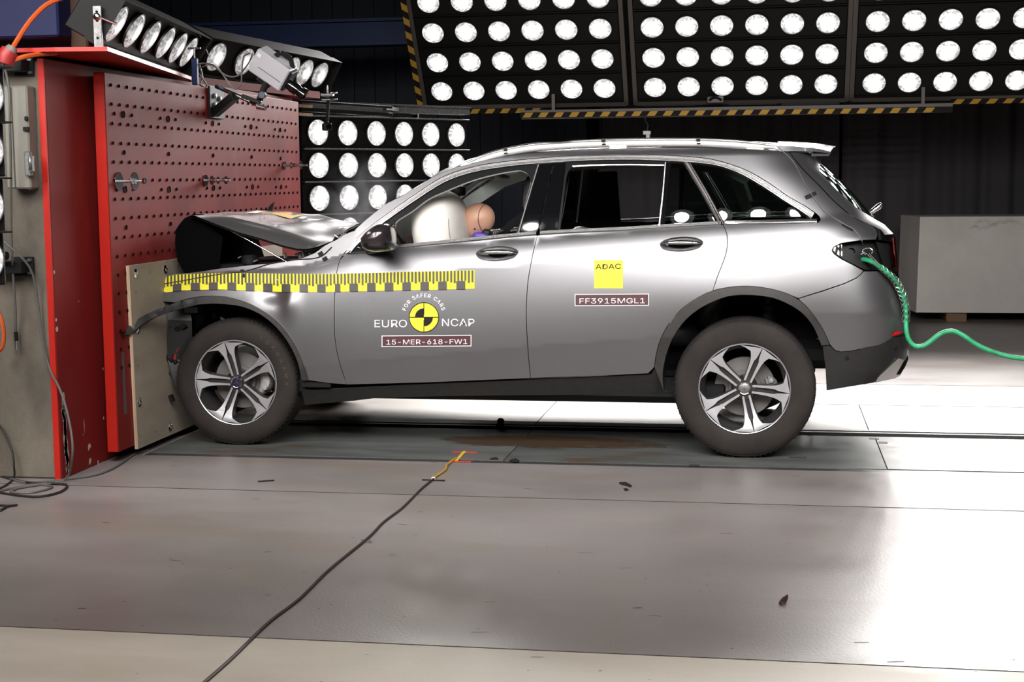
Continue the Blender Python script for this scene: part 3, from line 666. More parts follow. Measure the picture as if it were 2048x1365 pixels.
def patch(mb, poly, off=0., step=.035, gap=.002, ret=.014, mi=0, f=None, far=False, mi_ret=None, holes=()):
    """a body panel: polygon (x, z) laid on the flank, with returned edges"""
    f = f or S
    if gap: poly = shrink(poly, gap)
    xs = [p.x for p in poly]; zs = [p.y for p in poly]; k = len(poly); pts = list(poly)
    nx = int((max(xs)-min(xs))/step)+1; nz = int((max(zs)-min(zs))/(step*.7))+1
    for i in range(nx):
        for j in range(nz):
            q = Vector((min(xs)+(i+.5*(j % 2))*step, min(zs)+j*step*.7))
            if inside(q, poly) and min((q-p).length for p in poly) > step*.3 and not any(inside(q, h) or min((q-p).length for p in h) < .008 for h in holes): pts.append(q)
    he = []
    for h in holes: b0 = len(pts); pts += list(h); he += [(b0+i, b0+(i+1) % len(h)) for i in range(len(h))]
    vv, ee, ff, _, _, _ = delaunay_2d_cdt(pts, he, [list(range(k))], 1, 1e-6)
    if holes: ff = [t for t in ff if not any(inside((vv[t[0]]+vv[t[1]]+vv[t[2]])/3, h) for h in holes)]
    vs = [Vector((p.x, f(p.x, p.y)+off, p.y)) for p in vv]; ns = [Nrm(p.x, p.y, f) for p in vv]
    def mir(v): return Vector((v.x, 2*YC-v.y, v.z))
    tri = []
    for t in ff:
        a, b, c = (vs[i] for i in t[:3]); n = (b-a).cross(c-a); tri.append(t if n.y < 0 else t[::-1])
    if far: vs = [mir(v) for v in vs]; ns = [Vector((n.x, -n.y, n.z)) for n in ns]; tri = [t[::-1] for t in tri]
    mb.add(vs, tri, mi, ns)
    if ret:
        A = sum(poly[i].x*poly[(i+1) % k].y-poly[(i+1) % k].x*poly[i].y for i in range(k)); sg = 1 if A > 0 else -1
        e = [Vector((p.x, f(p.x, p.y)+off, p.y)) for p in poly]
        for i in range(k):
            j = (i+1) % k; d = poly[j]-poly[i]
            if d.length < 1e-6: continue
            n = Vector((d.y*sg, 0, -d.x*sg)).normalized(); n0 = (n+Nrm(poly[i].x, poly[i].y, f)*.8).normalized()
            q = [e[i], e[j], e[j]+Vector((0, ret, 0)), e[i]+Vector((0, ret, 0))]; nn = [n0, n0, n, n]; fc = (0, 1, 2, 3) if sg < 0 else (3, 2, 1, 0)
            if far: q = [mir(v) for v in q]; nn = [Vector((v.x, -v.y, v.z)) for v in nn]; fc = fc[::-1]
            mb.add(q, [fc], mi if mi_ret is None else mi_ret, nn)
    return mb
car = empty('car', (-1.4, YC, 0), 'crashed dark grey metallic estate suv with crumpled hood, pressed against the barrier', 'car')
def panel(name, px, m, label=None, both=True, sm=True, sharp=(), closed=True, parent=None, **kw):
    poly = line_px(px, kw.get('off', 0.), kw.get('f')) if not isinstance(px[0], Vector) else px
    out = []
    for far in ((False, True) if both else (False,)):
        mb = MB(); patch(mb, poly, far=far, **kw); out.append(mb.build(name, m, parent or car, label=label))
    return out
def sl(pts, step=4.):
    """smooth a pixel polyline and resample"""
    return [(p.x, p.y) for p in smooth_line([Vector((a, b)) for a, b in pts], step=step)]
# ---- traced edges (picture pixels)
ARCH_R_OUT = sl([(1309, 735), (1311, 718), (1317.6, 689), (1329, 662.5), (1347, 636), (1370, 612.7), (1396.7, 595), (1426, 582), (1458, 575), (1490.5, 572.6), (1522.7, 575), (1552, 581), (1575.4, 588.4), (1594, 598), (1610.6, 611), (1628, 633), (1645.7, 659.6), (1659.8, 690)], 10)
ARCH_R_IN = sl([(1327, 781), (1325.5, 747.5), (1332, 712), (1344, 680), (1364.5, 648), (1393.8, 621.5), (1429, 602.5), (1464, 592), (1505, 590.8), (1546, 596.6), (1581, 611), (1607.6, 630), (1628, 656.7), (1642.8, 691.8)], 10)
ARCH_F_OUT = sl([(351, 606), (368, 600), (399, 594), (437, 593), (471, 599), (505, 611), (539.5, 632.6), (560, 650), (580.5, 677), (594, 701), (604.5, 728), (614.7, 761)], 10)
ARCH_F_IN = sl([(353, 620), (377, 612), (402, 609.4), (432, 608), (469.5, 611), (494.4, 617.4), (519, 628.6), (544, 647), (566.6, 672), (584, 699.6), (596.5, 729.5), (602, 757)], 10)
GAP_F = sl([(693.4, 769.5), (678, 721.6), (669.5, 673.7), (668.8, 605), (671, 571), (673.6, 543.7), (679.7, 519.7), (690, 505)], 14)
GAP_B = sl([(1061, 757), (1056, 700), (1053, 650), (1053, 607), (1056, 563), (1061.9, 527.8), (1068, 498), (1075, 471)], 14)
GAP_R = sl([(1446, 449.5), (1454, 469), (1455, 487), (1452, 507), (1445, 528), (1434.6, 554), (1425.8, 581)], 10)
BELT = [(788, 498.5), (860, 491.5), (949, 482.4), (1037, 473.6), (1075, 470.5), (1156, 466), (1250, 462), (1317, 457.5), (1380, 454), (1446, 450), (1530, 448), (1636, 446)]
def beltseg(u0, u1):
    seg = [(u0, lerpt(BELT, u0))]+[p for p in BELT if u0+4 < p[0] < u1-4]+[(u1, lerpt(BELT, u1))]
    return seg
TRIM_TOP = sl([(690, 507), (700, 492), (714, 477), (733, 459.6), (755, 442.8), (791.9, 415.7), (829, 390), (858.6, 369.6), (887.9, 352.8), (917, 341.8), (946.5, 333.7), (975.8, 327.9), (1019.7, 322), (1063.7, 317.6), (1108.6, 314.2), (1167, 311), (1225.8, 309), (1284, 309.3), (1344, 311.5), (1373, 313), (1402.5, 315.7), (1431.8, 320.5), (1461, 328.9), (1490.4, 339.6), (1519.7, 355), (1549, 374), (1578, 394.5), (1608.6, 411.3), (1629, 425), (1637.9, 432.6), (1641, 440), (1636, 445.5)], 12)
TRIM_BOT = sl([(702, 506), (711, 494), (724, 481), (742, 466), (764, 449), (800, 423), (836, 398.5), (865, 379.5), (893, 363.5), (921, 352.5), (950, 344.5), (979, 338.8), (1022, 332.7), (1065, 328.4), (1109, 325), (1167, 322), (1225.8, 320.2), (1284, 320.4), (1344, 322.8), (1373, 324.4), (1402.5, 326.8), (1431.8, 331), (1461, 339.5), (1488, 351.6), (1515, 367), (1544, 385.5), (1573, 405), (1600, 421.5), (1618, 434), (1622, 438), (1620, 440)], 12)
RAILBOT = [(1579, 305), (1543, 301.5), (1470, 297.5), (1396, 295), (1300, 295.5), (1207, 297), (1104, 302.5), (1049, 307), (1009.5, 312.5), (975.8, 319.8), (946.5, 326.4), (917, 333), (890, 343), (863, 355), (838, 371), (820.5, 381), (804, 391.5), (775.8, 406), (753.8, 421.5), (730.3, 440.6), (709.8, 459.6)]
# door handle recesses
def ell(u, v, a, b, rot=-.05, n=28): return [(u+a*cos(t)*cos(rot)-b*sin(t)*sin(rot), v+a*cos(t)*sin(rot)+b*sin(t)*cos(rot)) for t in [2*pi*i/n for i in range(n)]]
H_F = (994.5, 507.5, 42.5, 14.5); H_R = (1363, 488.5, 43.5, 14.5)
# ---- panels
fender_top = [(703, 492), (714, 479), (711, 461), (690, 469), (671.8, 480), (650, 491), (628.8, 506.4), (610, 514), (599.5, 518), (560.5, 525), (505.8, 529.9), (478.4, 532.8), (427.7, 538.7), (394.5, 544), (355, 547.5), (330, 551), (318, 556)]
panel('front_fender', [(320, 562), (326, 572), (322, 583), (319, 603)]+ARCH_F_OUT+[(656, 767)]+GAP_F+sl(fender_top, 12), 'paint', step=.019, label='crumpled grey front fender')
panel('front_door', GAP_F[::-1][1:]+[(693.4, 769.5), (770, 768), (850, 766), (960, 761.5), (1061, 757)][:]+GAP_B[1:]+beltseg(733, 1070)[::-1]+[(692, 508)], 'paint', holes=[line_px(ell(*H_F))])
panel('rear_door', GAP_B[::-1]+[(1120, 755), (1200, 752), (1296, 748)]+ARCH_R_OUT[:ARCH_R_OUT.index(min(ARCH_R_OUT, key=lambda p: abs(p[0]-1426)))+1]+GAP_R[::-1]+beltseg(1080, 1440)[::-1], 'paint', holes=[line_px(ell(*H_R))])
ia = ARCH_R_OUT.index(min(ARCH_R_OUT, key=lambda p: abs(p[0]-1426))); ib = ARCH_R_OUT.index(min(ARCH_R_OUT, key=lambda p: abs(p[0]-1594)))
GATE = [(1579, 305), (1598, 330), (1608.6, 341.8), (1637.9, 371), (1667, 401.8), (1690.6, 422.3), (1703.8, 432.6), (1725.8, 444.3), (1745, 452)]
quarter = GAP_R+ARCH_R_OUT[ia+1:ib]+[(1597, 597.3), (1622, 589.3), (1650, 580.5), (1689.5, 567), (1713, 556), (1722.5, 548), (1726.5, 541.5), (1707, 530.7), (1683.6, 519), (1669, 508.8), (1663.7, 501.5), (1667.5, 494), (1683.6, 486.8), (1718.8, 481.5), (1752, 479.8), (1756, 470), (1752, 459)]+sl(GATE, 12)[::-1]+RAILBOT[1:]+[(712, 474)]+TRIM_TOP[2:]+[(1600, 447), (1530, 448.4), (1450, 450)]
panel('quarter_panel', quarter, 'paint', step=.03, label='grey side frame running from the windscreen pillar over the roof edge to the rear quarter')
BUMP_L = [(1663, 693.8), (1670, 701), (1682, 704.3), (1702.6, 702.6), (1732, 696), (1758, 691), (1776, 682), (1787, 674)]
def xz(x, z): return Vector((x, z))
bp = line_px([(1597, 598)]+ARCH_R_OUT[ib+1:]+BUMP_L)
zz = [.66, .70, .78, .86, .94]
bp += [xz(xe(z)-.006, z) for z in zz]+line_px([(1755, 542), (1737, 543), (1727.5, 543), (1722.5, 548.6), (1713, 556.6), (1689.5, 567.6), (1650, 581.1), (1622, 589.9)])
panel('rear_bumper', bp, 'paint', step=.03, label='grey painted upper rear bumper')
lb = line_px([(1645, 692), (1658, 690.5)]+BUMP_L)+[xz(xe(.64)-.006, .64), xz(xe(.55)-.006, .55), xz(xe(.5)-.006, .5)]+line_px([(1790, 716), (1776, 732), (1757, 752), (1748, 766), (1700, 774), (1652.8, 781.7), (1651, 750), (1650, 732), (1647, 711)])
panel('bumper_cladding', lb, 'clad2', off=-.006, step=.03, label='unpainted dark lower bumper')
# wheel arch cladding
panel('arch_cladding', ARCH_R_OUT+ARCH_R_IN[::-1], 'clad', off=-.014, step=.03, gap=.001, ret=.05)
panel('arch_cladding', ARCH_F_OUT+[(604, 761)]+ARCH_F_IN[::-1], 'clad', off=-.014, step=.03, gap=.001, ret=.05)
# loose strip torn off the front arch, sticking out past the plywood
mb = MB(); up_ = sl([(243, 664), (261, 648), (285, 633), (310, 621), (337, 611), (362, 602.5), (395, 594.5)], 8); lo_ = sl([(244, 671), (262, 668), (279, 653), (307, 636), (335, 626), (358, 619), (396, 609.6)], 8)
n_ = 24; rows = []
for j in range(n_+1):
    t = j/n_; a = Vector(up_[int(t*(len(up_)-1))]); b = Vector(lo_[int(t*(len(lo_)-1))]); yy = 7.50+.37*min(1, (t*1.05)**.7)
    yy = 7.43+(S(-3.2, .85)-.016-7.43)*t**.75
    pa = onY(a.x, a.y, yy); pb = onY(b.x, b.y, yy-.012); rows.append([pa+Vector((0, .05, 0)), pa, (pa+pb)/2+Vector((0, -.012, 0)), pb, pb+Vector((0, .05, 0))])
mb.grid(rows); mb.build('torn_cladding_strip', 'clad', car, label='torn arch cladding strip sticking out past the plywood', sharp=50)
# sill: shaded band with a crease
ST = [(601, 770), (612, 779), (622, 780), (710, 775), (850, 768), (1000, 762.5), (1150, 756), (1300, 749.5), (1309, 736), (1325, 736)]
panel('sill_cladding', [(604, 789), (601, 770), (612, 778.5), (622, 780), (710, 775), (850, 768), (1000, 762), (1150, 756), (1302, 749), (1309, 736.5), (1325, 736.5), (1327, 781), (1347, 785), (1300, 791.5), (1150, 791), (1000, 792), (860, 794), (745, 798), (710, 802.5), (609.6, 811)], 'clad', off=.0, step=.03, ret=.06,
      f=lambda x, z: S(x, z)+(.0 if z > .385+.05*(x+2.6) else (.385+.05*(x+2.6)-z)*.55)-.012+max(0, z-(.385+.05*(x+2.6)))*.25)
mb = MB(); p1 = onS(603, 768); p2 = onS(660, 777); mb.box(((p1.x+p2.x)/2, Y0+.07, (p1.y+p2.y)/2+.005), (.17, .06, .03), bev=.004); mb.build('sill_flange', 'black', car)
# dark inner shell behind the gaps
shell = line_px([(330, 560), (333, 600)]+[(u, v) for u, v in ARCH_F_OUT[2:]]+[(660, 766), (1061, 755), (1300, 747), (1309, 735)]+ARCH_R_OUT+[(1700, 690), (1740, 680), (1744, 575), (1722, 562), (1700, 542), (1665, 520), (1645, 503), (1655, 485), (1680, 475), (1738, 472), (1735, 462), (1700, 455)]+[(1640, 448), (1446, 453), (1250, 464), (1075, 473), (860, 494), (735, 508)]+[(690, 512), (640, 518), (560, 530), (430, 545)])
panel('inner_shell', shell, 'void', off=.022, step=.12, gap=0, ret=0)
# ---- window trim: bright strip with two ridges
def strip(name, top, bot, m, prof=(0, .5, 1), lift=(0, -.008, 0), back=.016, both=True, label=None, off=0.):
    T = line_px(top); B = line_px(bot); res = []
    def at(poly, t):
        L = [0.]
        for a, b in zip(poly, poly[1:]): L.append(L[-1]+(b-a).length)
        s = t*L[-1]
        for i in range(len(L)-1):
            if s <= L[i+1]+1e-9: return poly[i].lerp(poly[i+1], (s-L[i])/max(1e-9, L[i+1]-L[i]))
        return poly[-1]
    n = max(6, int(sum((b-a).length for a, b in zip(T, T[1:]))/.02))
    for far in ((False, True) if both else (False,)):
        rows = []
        for j in range(n+1):
            a, b = at(T, j/n), at(B, j/n); r = [Vector((a.x, S(a.x, a.y)+back, a.y))]
            for q, l in zip(prof, lift): c = a.lerp(b, q); r.append(Vector((c.x, S(c.x, c.y)+l+off, c.y)))
            r.append(Vector((b.x, S(b.x, b.y)+back, b.y)))
            if far: r = [Vector((v.x, 2*YC-v.y, v.z)) for v in r]
            rows.append(r)
        mb = MB(); mb.grid(rows); res.append(mb.build(name, m, car, sharp=28, label=label))
    return res
strip('window_trim', TRIM_TOP[:-3], TRIM_BOT[:-1], 'satin', prof=(0, .1, .2, .3, .72, .82, .92, 1), lift=(-.001, -.007, -.007, -.002, -.003, -.009, -.009, -.002), label='satin aluminium window surround')
for a, b in ((733, 1072), (1080, 1442), (1448, 1634)):
    s_ = beltseg(a, b); strip('belt_trim', [(u, v-8) for u, v in s_], [(u, v+.3) for u, v in s_], 'satin', prof=(0, .55, .68, .85, 1), lift=(-.002, -.005, -.004, -.007, -.001))
strip('belt_trim', [(702, 500), (720, 498), (735, 497.5)], [(692, 509), (712, 509), (735, 508)], 'black')
# ---- door window frames, pillars, glass
def frame_bar(name, px, m, off=.004, ret=.03, both=True, label=None): return panel(name, px, m, off=off, gap=.0005, ret=ret, both=both, label=label, step=.05)
tb = lambda u0, u1: [p for p in TRIM_BOT if u0 <= p[0] <= u1]
AP_F = sl([(787, 495), (789, 472), (792.6, 446.4)], 8)+sl([(800, 440.5), (825.6, 424.5), (858.6, 400), (893.7, 384), (934.8, 367), (975.8, 354.5), (1019.7, 345.5), (1041.7, 343)], 10)+sl([(1041.7, 343), (1053, 347), (1060, 356.4), (1062, 368), (1055, 393), (1046, 428), (1031, 468)], 8)[1:]
frame_bar('front_door_frame', [(735, 503), (722, 492), (727, 481)]+tb(742, 1078)+[(1077, 329), (1037, 470), (1031, 470)]+AP_F[::-1]+[(786, 501), (760, 504)], 'framblk')
strip('frame_seal', [(792.6-2, 446)]+[(u-.8, v-2.4) for u, v in AP_F[3:-6]], AP_F[2:-6], 'seal', prof=(0, 1), lift=(-.001, .002), back=.02)
frame_bar('pillar_cover', [(1079, 327)]+tb(1080, 1104)+[(1105, 324.5), (1072.5, 471.5), (1038, 474)], 'gloss', off=.001, label='gloss black pillar cover')
frame_bar('pillar_cover', [(1108.5, 324.5)]+tb(1110, 1130)+[(1131, 322.5), (1114, 466), (1077, 470)], 'gloss', off=.001, label='gloss black pillar cover')
strip('frame_seal', [(1076, 328.6), (1062, 375), (1034.5, 470)], [(1078.4, 328.6), (1063.8, 376), (1036.8, 470)], 'seal', prof=(0, 1), lift=(-.002, -.002), back=.01)
AP_R = sl([(1120, 464), (1126, 410), (1132, 360)], 10)+sl([(1134, 350), (1138, 341), (1145, 335), (1156, 332.5)], 5)+[(1200, 331.5), (1255, 331), (1300, 331.5), (1328, 332.5), (1324, 395), (1319, 452)]
frame_bar('rear_door_frame', [(1132, 324)]+tb(1140, 1326)+[(1330.5, 322.5), (1326, 380), (1318.5, 453), (1318, 456)]+AP_R[::-1]+[(1119.5, 468), (1114.5, 467)], 'framblk', off=.004)
strip('frame_seal', [(1145, 331.5), (1200, 329), (1255, 328.5), (1328, 329.5)], [(1145, 334), (1200, 331), (1255, 330.4), (1328, 331.4)], 'satin', prof=(0, 1), lift=(-.001, .0), back=.02)
strip('frame_seal', [(1330, 324), (1325, 385), (1317.2, 452)], [(1332, 324), (1327, 385), (1319.4, 452)], 'satin', prof=(0, 1), lift=(-.003, -.003), back=.01)
frame_bar('window_divider', [(1332, 323.5), (1342, 323.5), (1336, 385), (1329, 452), (1319.5, 453), (1327, 385)], 'gloss', off=.004)
panel('fixed_pane', [(1341.5, 324), (1356, 323.5), (1367, 324.5), (1400, 384), (1432, 446), (1432, 451), (1380, 453.5), (1329, 456), (1336, 385)], 'win', off=.008, gap=0, ret=0, label='tinted fixed rear door pane')
strip('window_pillar_trim', [(1366, 324.5), (1400, 382), (1434, 443), (1437, 450)], [(1375.5, 324.5), (1409, 382), (1440.5, 443), (1442.5, 449)], 'satin', prof=(0, .2, .5, .8, 1), lift=(0, -.006, -.003, -.006, 0))
strip('window_pillar_trim', [(1377.5, 325.5), (1411, 383), (1443, 443), (1445, 449)], [(1381, 326), (1415, 383), (1446.5, 441), (1449, 449)], 'satin', prof=(0, .5, 1), lift=(0, -.006, 0))
QG = [p for p in TRIM_BOT if p[0] > 1381][:-1]
panel('quarter_glass', [(1381, 325.5)]+QG+[(1618, 440.5), (1530, 441), (1449, 443), (1446, 440), (1413, 383)], 'win', off=.008, gap=0, ret=0, label='tinted rear quarter glass')
# ---- roof, windscreen
def crown(x, yl, z0, h, n=14):
    return [Vector((x, yl+(2*YC-2*yl)*j/n, z0+h*(1-abs(2*j/n-1)**2.6))) for j in range(n+1)]
rb = line_px(sl(RAILBOT[:-7], 14)); rows = []
for p in rb:
    rows.append(crown(p.x, S(p.x, p.y)+.012, p.y, .055))
mb = MB(); mb.grid(rows); mb.build('roof', 'paint', car, sharp=60)
mb = MB(); mb.grid([[v-Vector((0, 0, .035)) for v in r] for r in rows]); mb.build('roof_lining', 'liner', car, label='beige roof lining')
ws = line_px(sl(RAILBOT[-8:], 10)); rows = []
for p in ws:
    yl = S(p.x, p.y)+.03; r = []
    for j in range(17): t = 2*j/16-1; r.append(Vector((p.x-.09*(1-t*t), yl+(2*YC-2*yl)*j/16, p.y+.010*(1-abs(t)**2.2))))
    rows.append(r)
mb = MB(); mb.grid(rows); mb.build('windscreen', 'wshield', car, label='windscreen')
# roof rails: flat oval aluminium tubes with feet
RT_ = sl([(905, 343.5), (928.5, 329), (955, 316), (985, 305), (1010.6, 298.5), (1045, 291.5), (1081, 287.2), (1140, 283), (1207, 280.3), (1300, 278.6), (1396.5, 278.8), (1460, 281.5), (1510, 285.5), (1545, 291), (1562, 298)], 14)
for far in (0, 1):
    rows = []; k = len(RT_)
    for i, (u, v) in enumerate(RT_):
        p = onY(u, v, 8.19); wv = lerpt([(0, .008), (.06, .05), (.9, .05), (1, .012)], i/(k-1)); hgt = lerpt([(0, .006), (.08, .042), (.9, .042), (1, .012)], i/(k-1)); r = []
        for j in range(13):
            a = 2*pi*j/12; y = 8.19+wv/2*cos(a)+.0; z = p.z-hgt/2+hgt/2*sin(a)*(1 if sin(a) > 0 else 1); r.append(Vector((p.x, (2*YC-y) if far else y, z)))
        rows.append(r)
    mb = MB(); mb.grid(rows)
    pts = [onY(u, v, 8.17) for u, v in RT_]
    for i in (2, len(pts)//2, len(pts)-4):
        y = 2*YC-8.17 if far else 8.17; q = pts[i]; mb.box((q.x, y+(.01 if not far else -.01), q.z-.05), (.10, .03, .05), bev=.006)
    mb.build('roof_rail', 'railalu', car, sharp=50, label='polished aluminium roof rail')
# ---- tailgate: side pieces, glass, lower skin
ga = sl(GATE+[(1761, 460.4), (1768, 470)], 12); gp = line_px(ga)
cap = [(z, xe(z)) for z in (1.02, 1.08, 1.14, 1.19, 1.22, 1.26, 1.30, 1.34, 1.38, 1.42, 1.46, 1.50, 1.54, 1.565)]
def tail_y(x, z): return S(x, z)
gate = [q for q in gp if q.y > 1.17]
tg = []
for p in gate:
    e = xe(p.y)-.004 if p.y < 1.235 else lerpt(XG, p.y); r = []
    for j in range(9): t = j/8; x = p.x+.004+(e-p.x-.004)*(1-(1-t)**2.2); r.append(Vector((x, S(x, p.y), p.y)))
    tg.append(r)
for far in (0, 1):
    rr = [[Vector((v.x, 2*YC-v.y, v.z)) if far else v for v in r] for r in tg]; mb = MB(); mb.grid(rr)
    mb.grid([[r[0], r[0]+Vector((.004, .02 if not far else -.02, 0))] for r in rr]); mb.build('tailgate_side', 'paint', car, sharp=60, label='grey tailgate edge beside the rear window')
# rear faces across the car
def across(zs, inset_y, bulge, dx=0.):
    rows = []
    for z in zs:
        e = xe(z)-.004; yl = S(e, z)+inset_y; r = []
        for j in range(21): t = 2*j/20-1; r.append(Vector((e+dx+bulge*(1-t*t), yl+(2*YC-2*yl)*j/20, z)))
        rows.append(r)
    return rows
rows = []
for z in (1.235, 1.26, 1.28, 1.32, 1.36, 1.40, 1.44, 1.48, 1.52, 1.555):
    g = lerpt(XG, z); yl = S(g, z)+.004; r = []
    for j in range(29): t = 2*j/28-1; r.append(Vector((g+(xe(z)+.012-g)*(1-abs(t)**2.6), yl+(2*YC-2*yl)*j/28, z)))
    rows.append(r)
mb = MB(); mb.grid(rows); mb.build('rear_window', mat('rear_glass', (.004, .014, .011), .0, spec=.3), car, label='dark reflective rear window')
mb = MB(); mb.grid(across([.93, .98, 1.04, 1.10, 1.15, 1.18, 1.20, 1.235], .0, .0)); mb.build('tailgate_panel', 'paint', car)
mb = MB(); mb.grid(across([.66, .70, .76, .82, .88, .925], .0, .0)); mb.build('bumper_face', 'paint', car)
mb = MB(); mb.grid(across([.45, .50, .54, .60, .655], .0, .0)); mb.build('bumper_lower_face', 'clad2', car)
# spoiler: side wing and lip
sp = [(1583, 306), (1600, 330), (1609, 341.5), (1639, 346), (1640.5, 330), (1645, 316), (1652, 307)]
panel('spoiler_side', sp, 'paint', off=-.004, gap=.001, ret=.03)
mb = MB(); top = sl([(1556, 291.5), (1590, 293), (1625, 296), (1661, 302.5)], 10); rows = []
for i, (u, v) in enumerate(top):
    p = onY(u, v, 8.22); t = i/(len(top)-1); r = [Vector((p.x, 8.17+.03*t, p.z-.02*(1-t)-.012))]
    for j in range(15): s = j/14; r.append(Vector((p.x+.05*t*sin(pi*s), 8.18+.03*t+(2*YC-16.36-.06*t)*s, p.z+.035*sin(pi*s)**.6)))
    r.append(Vector((p.x, 2*YC-8.17-.03*t, p.z-.02*(1-t)-.012))); rows.append(r)
rows.append([v+Vector((-.01, 0, -.014)) for v in rows[-1]]); rows += [[v+Vector((-.09*(k+1), 0, .0)) for v in rows[-1]] for k in range(1)]
mb.grid(rows); mb.build('spoiler', mat('lit_spoiler_paint', (.33, .33, .345), .22, .8, coat=1.), car, sharp=40, label='roof spoiler with a rough broken lip')  # lighter copy of the body paint, light on the spoiler put into its colour
# wiper pivot on rear window
p = onY(1756, 410, 8.81); mb = MB(); mb.tube([(p.x-.05, 8.81, p.z-.05), (p.x+.005, 8.81, p.z-.01), (p.x+.022, 8.81, p.z+.010)], [.012, .018, .008]); mb.build('rear_wiper', 'chrome', car)
# broken tail lamp opening
tl = [(1663.7, 501.5), (1667.5, 494), (1683.6, 486.8), (1718.8, 481.5), (1745, 480), (1762, 479.5)]
tlo = line_px([(1669, 508.8), (1683.6, 519), (1707, 530.7), (1726, 540), (1735, 543), (1752, 543)])
poly = line_px(tl)+[xz(xe(1.13)-.008, 1.13), xz(xe(1.0)-.008, 1.0)]+tlo[::-1]
panel('tail_lamp_housing', poly, 'black', off=.05, step=.04, gap=.004, ret=-.05, mi_ret=0, label='broken open black tail lamp housing')
panel('lamp_cover_tip', [(1664.5, 501.5), (1668, 495), (1683.6, 488), (1685, 519), (1670, 509)], 'clearp', off=.002, gap=.0, ret=.0, both=False, label='clear plastic corner left of the broken lamp')
mb = MB(); a = onY(1700, 505, 8.0); mb.lathe([(.03, 0), (.028, .06), (.02, .07)], (a.x-.0, 8.03, a.z), (0, -1, 0), 20); mb.bar((a.x-.05, 8.0, a.z-.06), (a.x-.05, 8.0, a.z+.06), .03, .02, bev=.003); mb.build('bulb_holder', 'chrome', car)
panel('lamp_inner_cover', line_px([(1752, 484), (1766, 488)])+line_px([(1782, 535), (1770, 541)]), 'black', off=.01, gap=0, ret=.02, both=False)
mb = MB(); rl = []
for z in (1.155, 1.13, 1.10, 1.08, 1.05, 1.02, .985): e = xe(z)-.012; rl.append([Vector((e-.016*(1 if z > 1.07 else .4), S(e-.03, z)-.010, z)), Vector((e-.008, S(e-.008, z)-.012, z)), Vector((e-.002, S(e, z)+.02, z)), Vector((e+.006, S(e, z)+.12, z)), Vector((e+.008, S(e, z)+.24, z))])
mb.grid(rl); mb.build('tail_lamp', 'redlens', car, label='remaining red tail lamp lens')
p = onS(1796, 668); mb = MB(); mb.prism([(p.x-.035, S(p.x-.035, p.y)-.01, p.y-.008), (p.x+.01, S(p.x, p.y)-.01, p.y-.001), (p.x+.012, S(p.x, p.y)-.01, p.y+.014), (p.x-.02, S(p.x-.02, p.y)-.01, p.y+.01)], (.01, .12, 0)); mb.build('rear_reflector', 'redlens', car)
for u, v in ((1694, 717), (1792, 697)):
    q = onS(u, v); n = Nrm(q.x, q.y); c = Vector((q.x, S(q.x, q.y)-.006, q.y)); mb = MB(); mb.lathe([(0, .001), (.006, .001), (.008, .0035), (.0105, .003), (.011, -.004)], c, n, 20); mb.build('parking_sensor', 'black', car)
# exhaust trim
ex = [(1750, 766), (1757, 755), (1782, 731), (1806, 709), (1817, 700), (1818, 713), (1811, 732), (1800, 752), (1790, 757.5)]
p = [onY(u, v, 8.22) for u, v in ex]; mb = MB(); mb.prism(p, (-.0, .10, 0)); mb.build('exhaust_trim', 'satin', car, label='chromed exhaust trim')
p = [onY(u, v, 8.212) for u, v in [(1793, 750), (1805, 729), (1816, 711), (1816.5, 720), (1810, 735), (1801, 749)]]; mb = MB(); mb.prism(p, (0, .02, 0)); mb.build('exhaust_opening', 'void', car)
# ---- fuel/underbody
mb = MB(); mb.box((-1.45, YC, .34), (2.5, 1.62, .14), bev=.04); mb.box((-2.85, YC, .38), (.7, 1.3, .2), bev=.04); mb.box((.18, YC, .52), (.60, 1.2, .16), bev=.05); mb.box((.0, YC, .42), (.5, 1.0, .12), bev=.05); mb.box((-.13, YC, .36), (.16, 1.3, .12), bev=.03)
mb.build('underbody', 'black', car)
for nm, arch, zz0 in (('front', ARCH_F_IN, .4), ('rear', ARCH_R_IN, .4)):
    q = line_px(arch)
    for far in (0, 1):
        rows = [[Vector((v.x, S(v.x, v.y)+.03 if True else 0, v.y)), Vector((v.x, 8.28, v.y))] for v in q]
        if far: rows = [[Vector((v.x, 2*YC-v.y, v.z)) for v in r] for r in rows]
        mb = MB(); mb.grid(rows); yw = 8.28 if not far else 2*YC-8.28
        mb.add([(v.x, yw, v.y) for v in q], [list(range(len(q)))], flat=True); mb.build('wheel_well', 'void', car)
p = onY(1535, 630, 8.2); mb = MB(); mb.lathe([(.045, -.1), (.045, .05), (.03, .06), (.03, .1)], (p.x, 8.2, p.z), (0, 0, 1), 20); mb.build('damper', 'black', car)
